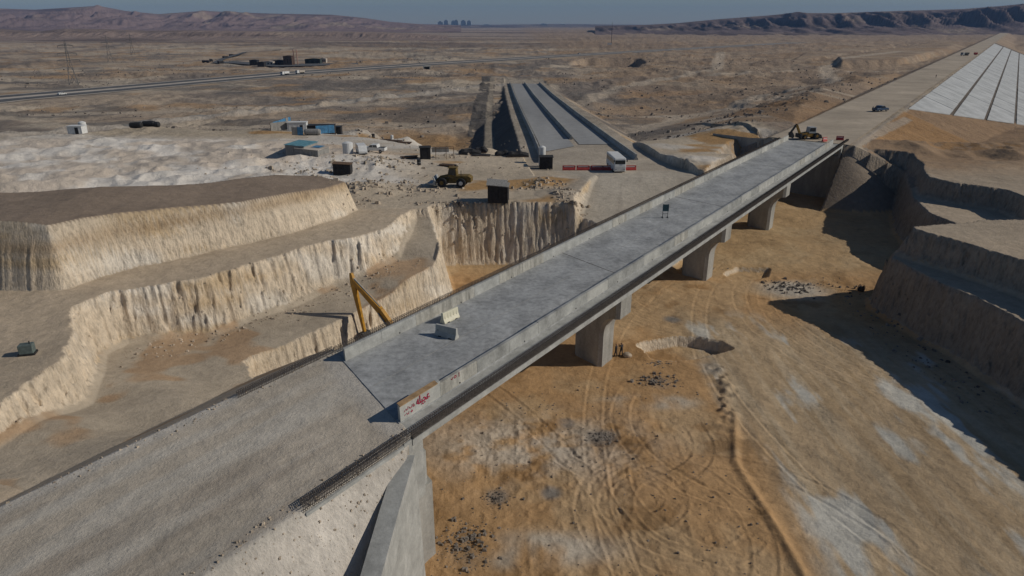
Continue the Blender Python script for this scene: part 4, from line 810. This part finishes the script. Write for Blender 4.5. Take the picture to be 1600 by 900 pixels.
# blue yard: fence sheets, white cabin, dark lean-to
c0 = U(478, 212, 10); cz = gz_at(*c0)
def yard_fence(a, b_, m, label, h=2.1):
    A_, B_ = Vector((*U(*a, 10), 0)), Vector((*U(*b_, 10), 0)); d = B_-A_; n = max(2, int(d.length/1.6)); t = thing('sheet_fence', (A_.x, A_.y, gz_at(A_.x, A_.y)-.1), math.atan2(d.y, d.x), label, 'fence')
    for i in range(n): MB().box(((i+.5)*d.length/n, random.uniform(-.04, .04), h/2), (d.length/n-.04, .06, h+random.uniform(-.1, .1))).build('sheet_panel', m if random.random() < .8 else TIN, t)
    for i in range(n+1): MB().beam((i*d.length/n, .08, 0), (i*d.length/n, .08, h+.1), .08, .08).build('post', WOOD, t)
yard_fence((424, 208), (458, 204), TIN, 'grey sheet metal fence on the left end of the blue yard'); yard_fence((424, 208), (455, 197), BLUE, 'blue sheet fence along the back of the yard'); yard_fence((457, 214), (474, 214), BLUE, 'short blue sheet fence below the white cabin'); yard_fence((494, 209), (523, 207), BLUE, 'blue sheet fence beside the dark lean-to')
shed(466, 205, .1, (5, 2.4, 2.6), WHITE, WHITE, 'white office cabin in the blue fenced yard', 'cabin', door=1.2, name='office_cabin')
shed(497, 204, .05, (9, 3, 2.3), TARP, DARK, 'long dark lean-to shed behind the blue fence', 'shed', 2.3); shed(519, 200, .1, (5, 3, 2.4), TARP, DARK, 'dark lean-to beside the gravel heap', 'shed', 2.4)
b = thing('water_tank', gp(489, 213.5, 10), 0, 'grey horizontal tank lying in front of the blue fence', 'tank'); MB().wheel((0, 0, .8), .8, 4, 16, ax='x').build('barrel', TIN, b)
for x in (-1.2, 1.2): MB().box((x, 0, .15), (.3, 1.3, .3)).build('cradle', DARK, b)
t = shed(474, 252, math.radians(-12), (4.2, 6, 3.0), TIN, TEAL, 'tall tin shed with a faded blue roof beside the chalk rubble', 'shed', 2.8); shed(490, 254, math.radians(-12), (5, 5, 2.3), TIN, SHOULD, 'low tin shed with a pale roof patched with blue sheet', 'shed', 2.0)
o = [q for q in bpy.data.objects if q.name.startswith('shed') and 'low tin' in q.get('label', '')][0]; MB().box((.9, .8, 2.28), (2, 2.4, .04)).build('blue_patch', BLUE, o)
def tank(px, py, z, r, h, label, m=WHITE):
    t = thing('storage_tank', gp(px, py, z), 0, label, 'tank'); MB().bar((0, 0, .3), (0, 0, h), r, n=18).build('cylinder', m, t, smooth=False); MB().bar((0, 0, h), (0, 0, h+.25), r*.96, r*.3, 18).build('lid', m, t)
    for a in (0, 1.57, 3.14, 4.71): MB().box((r*.8*math.cos(a), r*.8*math.sin(a), .15), (.2, .2, .3)).build('foot', DARK, t)
tank(545, 250, 10, 1.1, 2.6, 'white upright tank beside the white minivan'); tank(847, 255, 10, .7, 4.0, 'white upright silo beside the black box at the road entrance'); tank(134, 220, 9, .9, 3.0, 'white upright tank beside the small white hut on the chalk', WHITE)
shed(125, 223, 0, (3.6, 2.2, 2.2), WHITE, WHITE, 'small white hut on the chalk spoil next to a white tank', 'hut', door=.5, name='white_hut', z=9)
shed(853, 259, 0, (2.6, 2.4, 2.5), TARP, TARP, 'black box cabin beside the silo at the road entrance', 'cabin', name='black_cabin')
for px, py, l, lab in ((734, 241, 5, 'long black covered stack below the dark embankment'), (752, 237, 3, 'small black covered stack in front of the rubble heap'), (752, 244, 4, 'flat black sheet pile on the pale yard'), (786, 243, 3.5, 'black covered stack between two others near the embankment toe'), (808, 245, 5, 'black covered stack at the toe of the dark embankment slope')):
    p = gp(px, py, 10); t = thing('covered_stack', p, random.uniform(-.2, .2), lab, 'stack'); h = .35 if 'flat' in lab else 1.1
    R = []
    for x in np.linspace(-l/2, l/2, 9): k = (1-(2*x/l)**4)*.5+.5; R.append([(x, y*1.1, zz*h*k*(1+.15*math.sin(3*x+y))) for y, zz in ((-1, 0), (1, 0), (.9, .7), (.3, 1), (-.4, .95), (-.9, .6))])
    MB().loft(R).build('tarpaulin', TARP, t); MB().box((0, 0, .06), (l*.95, 2.4, .12)).build('pallet', WOOD, t)
for i, px in enumerate((212, 219, 232, 239, 246)):
    p = gp(px, 211 if i < 2 else 209, 9); t = thing('steel_drum', (p[0], p[1], p[2]), 0, 'dark drum lying along the grey track, %s from the white hut' % ('first', 'second', 'third', 'fourth', 'fifth')[i], 'drum', 'drums by the track'); MB().wheel((0, 0, .75), .75, 2.0, 14, ax='x').build('barrel', DARK, t); MB().box((0, 0, .06), (1.6, .5, .1)).build('chock', WOOD, t)
p = U(46, 560, 9.8); t = thing('generator', (*p, gz_at(*p)), .3, 'small grey green generator box standing on the pale bench by the cliff', 'generator'); MB().box((0, 0, .55), (1.1, .8, .8)).build('housing', mat('green_grey', (.12, .15, .14), .6, .2), t, .05); MB().box((0, 0, .08), (1.3, .9, .16)).build('skid', DARK, t); MB().bar((.3, 0, .9), (.3, 0, 1.2), .05).build('exhaust', DARK, t)
p = U(1345, 455, 0); t = thing('cable_drum', (*p, gz_at(*p)), .6, 'small dark cable drum on the pale patch near the shaded cliff', 'drum'); MB().wheel((0, 0, .4), .4, .5, 14).build('core', DARK, t)
for y in (-.3, .3): MB().wheel((0, y, .5), .52, .08, 14).build('flange', WOOD, t)

for px, py, lab in ((603, 207, 'stack of dark timber boards on the pale yard by the gravel heap'), (617, 216, 'dark timber boards lying between the pale heaps'), (632, 219, 'timber stack at the foot of the pale heap'), (640, 250, 'small timber stack beside the tarpaulin booth'), (700, 262, 'timber boards lying behind the wheel loader')):
    t = thing('timber_stack', gp(px, py, 10), random.uniform(-.4, .4), lab, 'timber')
    for i in range(6): MB().box((random.uniform(-.1, .1), (i % 3-1)*.5, .12+.22*(i//3)), (3.4+random.uniform(-.5, .5), .42, .18)).build('board', WOOD if i % 2 else DARK, t)
for px, py, lab, m_ in ((655, 262, 'small dark fuel drum standing behind the wheel loader', DARK), (583, 208, 'dark drum standing beside the gravel heap in the yard', DARK), (612, 209, 'small white drum standing among the timber in the yard', WHITE)):
    t = thing('fuel_drum', gp(px, py, 10), 0, lab, 'drum'); MB().bar((0, 0, 0), (0, 0, 1.1), .4, n=14).build('barrel', m_, t); MB().bar((0, 0, .5), (0, 0, .56), .43, n=14).build('rim', GREYP, t)
# ------------------------------------------------------------------ far plain: pylons, plant, power station, mast
PYL = mat('galvanised_steel', (.13, .13, .13), .6, .1)
def pylon(loc, label, s=1):
    t = thing('pylon', loc, .5, label, 'pylon', None, s); b = MB(); lv = [(0, 2.6), (8, 1.6), (15, .8), (26, .35)]
    for (z0, w0), (z1, w1) in zip(lv[:-1], lv[1:]):
        c0 = [(x*w0, y*w0, z0) for x, y in ((-1, -1), (1, -1), (1, 1), (-1, 1))]; c1 = [(x*w1, y*w1, z1) for x, y in ((-1, -1), (1, -1), (1, 1), (-1, 1))]
        for i in range(4): b.bar(c0[i], c1[i], .12, n=4); b.bar(c0[i], c1[(i+1) % 4], .09, n=4); b.bar(c0[(i+1) % 4], c1[i], .09, n=4); b.bar(c1[i], c1[(i+1) % 4], .09, n=4)
    b.build('lattice_tower', PYL, t)
    for z, w in ((15, 6), (19, 5), (23.5, 4)):
        q = MB(); 
        for x in (-1, 1): q.bar((0, 0, z+.9), (x*w, 0, z), .1, n=4); q.bar((0, 0, z-.1), (x*w, 0, z), .12, n=4); q.bar((x*w, 0, z), (x*w, 0, z-1.3), .1, n=4)
        q.build('cross_arm', PYL, t)
for px, py, lab in ((116, 135, 'tall lattice pylon standing just behind the highway'), (173, 98, 'distant lattice pylon, next beyond the one by the highway'), (208, 86, 'faint lattice pylon farther along the line'), (-20, 120, 'lattice pylon at the edge of the desert plain')):
    p = U(px, py, .5); pylon((*p, gz_at(*p)-.3), lab)
def block(px, py, d, m, label, roof=None, n=3, name='plant_shed', z=.8):
    p = U(px, py, z); t = thing(name, (*p, gz_at(*p)-.2), random.uniform(-.1, .1), label, 'building'); w, l, h = d; MB().box((0, 0, h/2), (w, l, h)).build('wall', m, t)
    MB().loft([[(x, y, zz) for x, zz in ((-w/2-.2, h), (w/2+.2, h), (w/2+.2, h+.15), (0, h+.8), (-w/2-.2, h+.15))] for y in (-l/2-.2, l/2+.2)]).build('roof', roof or m, t)
    for i in range(n): MB().box((-w/2+(i+.5)*w/n, -l/2-.03, h*.5), (w/n*.45, .08, h*.45)).build('window', GLASS, t)
    return t
for a in ((398, 102, (7, 6, 4.5), DARK, 'dark roofed plant shed at the end of the roadside works'), (409, 103.5, (6, 5, 4), TARP, 'low dark shed beside the roadside works truck yard'), (421, 102, (9, 5, 3), SHOULD, 'pale low building in the middle of the roadside works'), (437, 101.5, (10, 6, 4), TARP, 'dark long shed before the silo tower of the roadside works'), (490, 99, (15, 6, 4.5), mat('dark_green', (.04, .055, .05), .8), 'long dark green shed standing apart from the works'), (506, 98, (6, 5, 4), SHOULD, 'pale block at the end of the long dark green shed')): block(*a)
t = block(452, 102, (8, 7, 8), mat('brown_steel', (.12, .08, .06), .8), 'brown tower building with two thin stacks at the roadside works', name='mixing_tower')
for x in (5, 8): MB().bar((x, 0, 0), (x, 0, 14), .45, n=8).build('stack', mat('pale_red', (.42, .25, .2), .8), t)
for px, py, w_ in ((322, 98, 'fifth'), (330, 96, 'fourth'), (345, 99, 'third'), (352, 91, 'second'), (362, 86, 'first')): p = U(px, py, .8); truck((*p, gz_at(*p)), random.uniform(0, 6), 'dark truck parked along the side road, %s on from its far bend' % w_, DARK, TARP, 'trucks on the side road')
sheet('side_road', [(*U(x, y, .5), gz_at(*U(x, y, .5))+.7) for x, y in ((560, 104), (430, 105), (360, 100), (330, 99), (345, 92), (380, 82), (440, 78))], [(*U(x, y, .5), gz_at(*U(x, y, .5))+.7) for x, y in ((560, 101.5), (440, 101.5), (365, 97), (342, 98), (357, 91.5), (388, 81.5), (440, 77.4))], ASPH)
for i, (px, w, h) in enumerate(((688, 60, 55), (697, 50, 70), (708, 45, 62), (713, 45, 72), (724, 60, 68), (733, 50, 64), (760, 140, 20), (850, 120, 28), (880, 90, 22))):
    t = thing('power_station_block', (px/1*0+(px-800)/F*8600/(CP+.387*SP)*1.0, 8600, 0), 0, ((('broad end tower block of the hazy far power station' if i == 0 else 'hazy tower block of the far power station, %s from its broad end block' % ('', 'first', 'second', 'third', 'fourth', 'fifth')[i])) if i < 6 else 'low hazy %s hall on the far horizon' % ('longest', 'tallest', 'narrowest')[i-6]), 'building', 'power station on the horizon' if i < 6 else 'low halls on the horizon')
    MB().box((0, 0, h*.5), (w, 40, h), 0, .9).build('tower', GREYP, t); MB().box((0, 0, h+4), (w*.5, 20, 10)).build('stack', GREYP, t)
p = U(955, 71, 1); t = thing('mast', (*p, gz_at(*p)), 0, 'slender mast with a small white cabin far out on the plain', 'mast'); MB().bar((0, 0, 0), (0, 0, 38), .5, .2, 5).build('pole', DARK, t); MB().box((-3, 0, 1.5), (7, 4, 3)).build('cabin', WHITE, t)
p = U(667, 110, .5); t = thing('culvert', (*p, gz_at(*p)-1), .15, 'dark square culvert mouth under the highway embankment', 'culvert')
for x in (-2.6, 2.6): MB().box((x, 0, 2), (.7, 4, 4)).build('side_wall', CONC, t)
MB().box((0, 0, 4.1), (6.5, 4, .6)).build('lintel', CONC, t); MB().box((0, 1.5, 1.9), (4.4, .3, 3.7)).build('opening', DARK, t)

# ------------------------------------------------------------------ air
hz = MB().box((0, 7000, 180), (26000, 18500, 420)).build('haze', SOIL); hz['kind'] = 'stuff'; hz['label'] = 'thin dusty air over the desert'
m = bpy.data.materials.new('air'); m.use_nodes = True; nt = m.node_tree; nt.nodes.clear(); out = nt.nodes.new('ShaderNodeOutputMaterial'); pv = nt.nodes.new('ShaderNodeVolumePrincipled')
pv.inputs['Color'].default_value = (.26, .5, .95, 1); pv.inputs['Density'].default_value = 5.5e-5; pv.inputs['Anisotropy'].default_value = .0
nt.links.new(pv.outputs[0], out.inputs['Volume']); hz.data.materials.clear(); hz.data.materials.append(m)
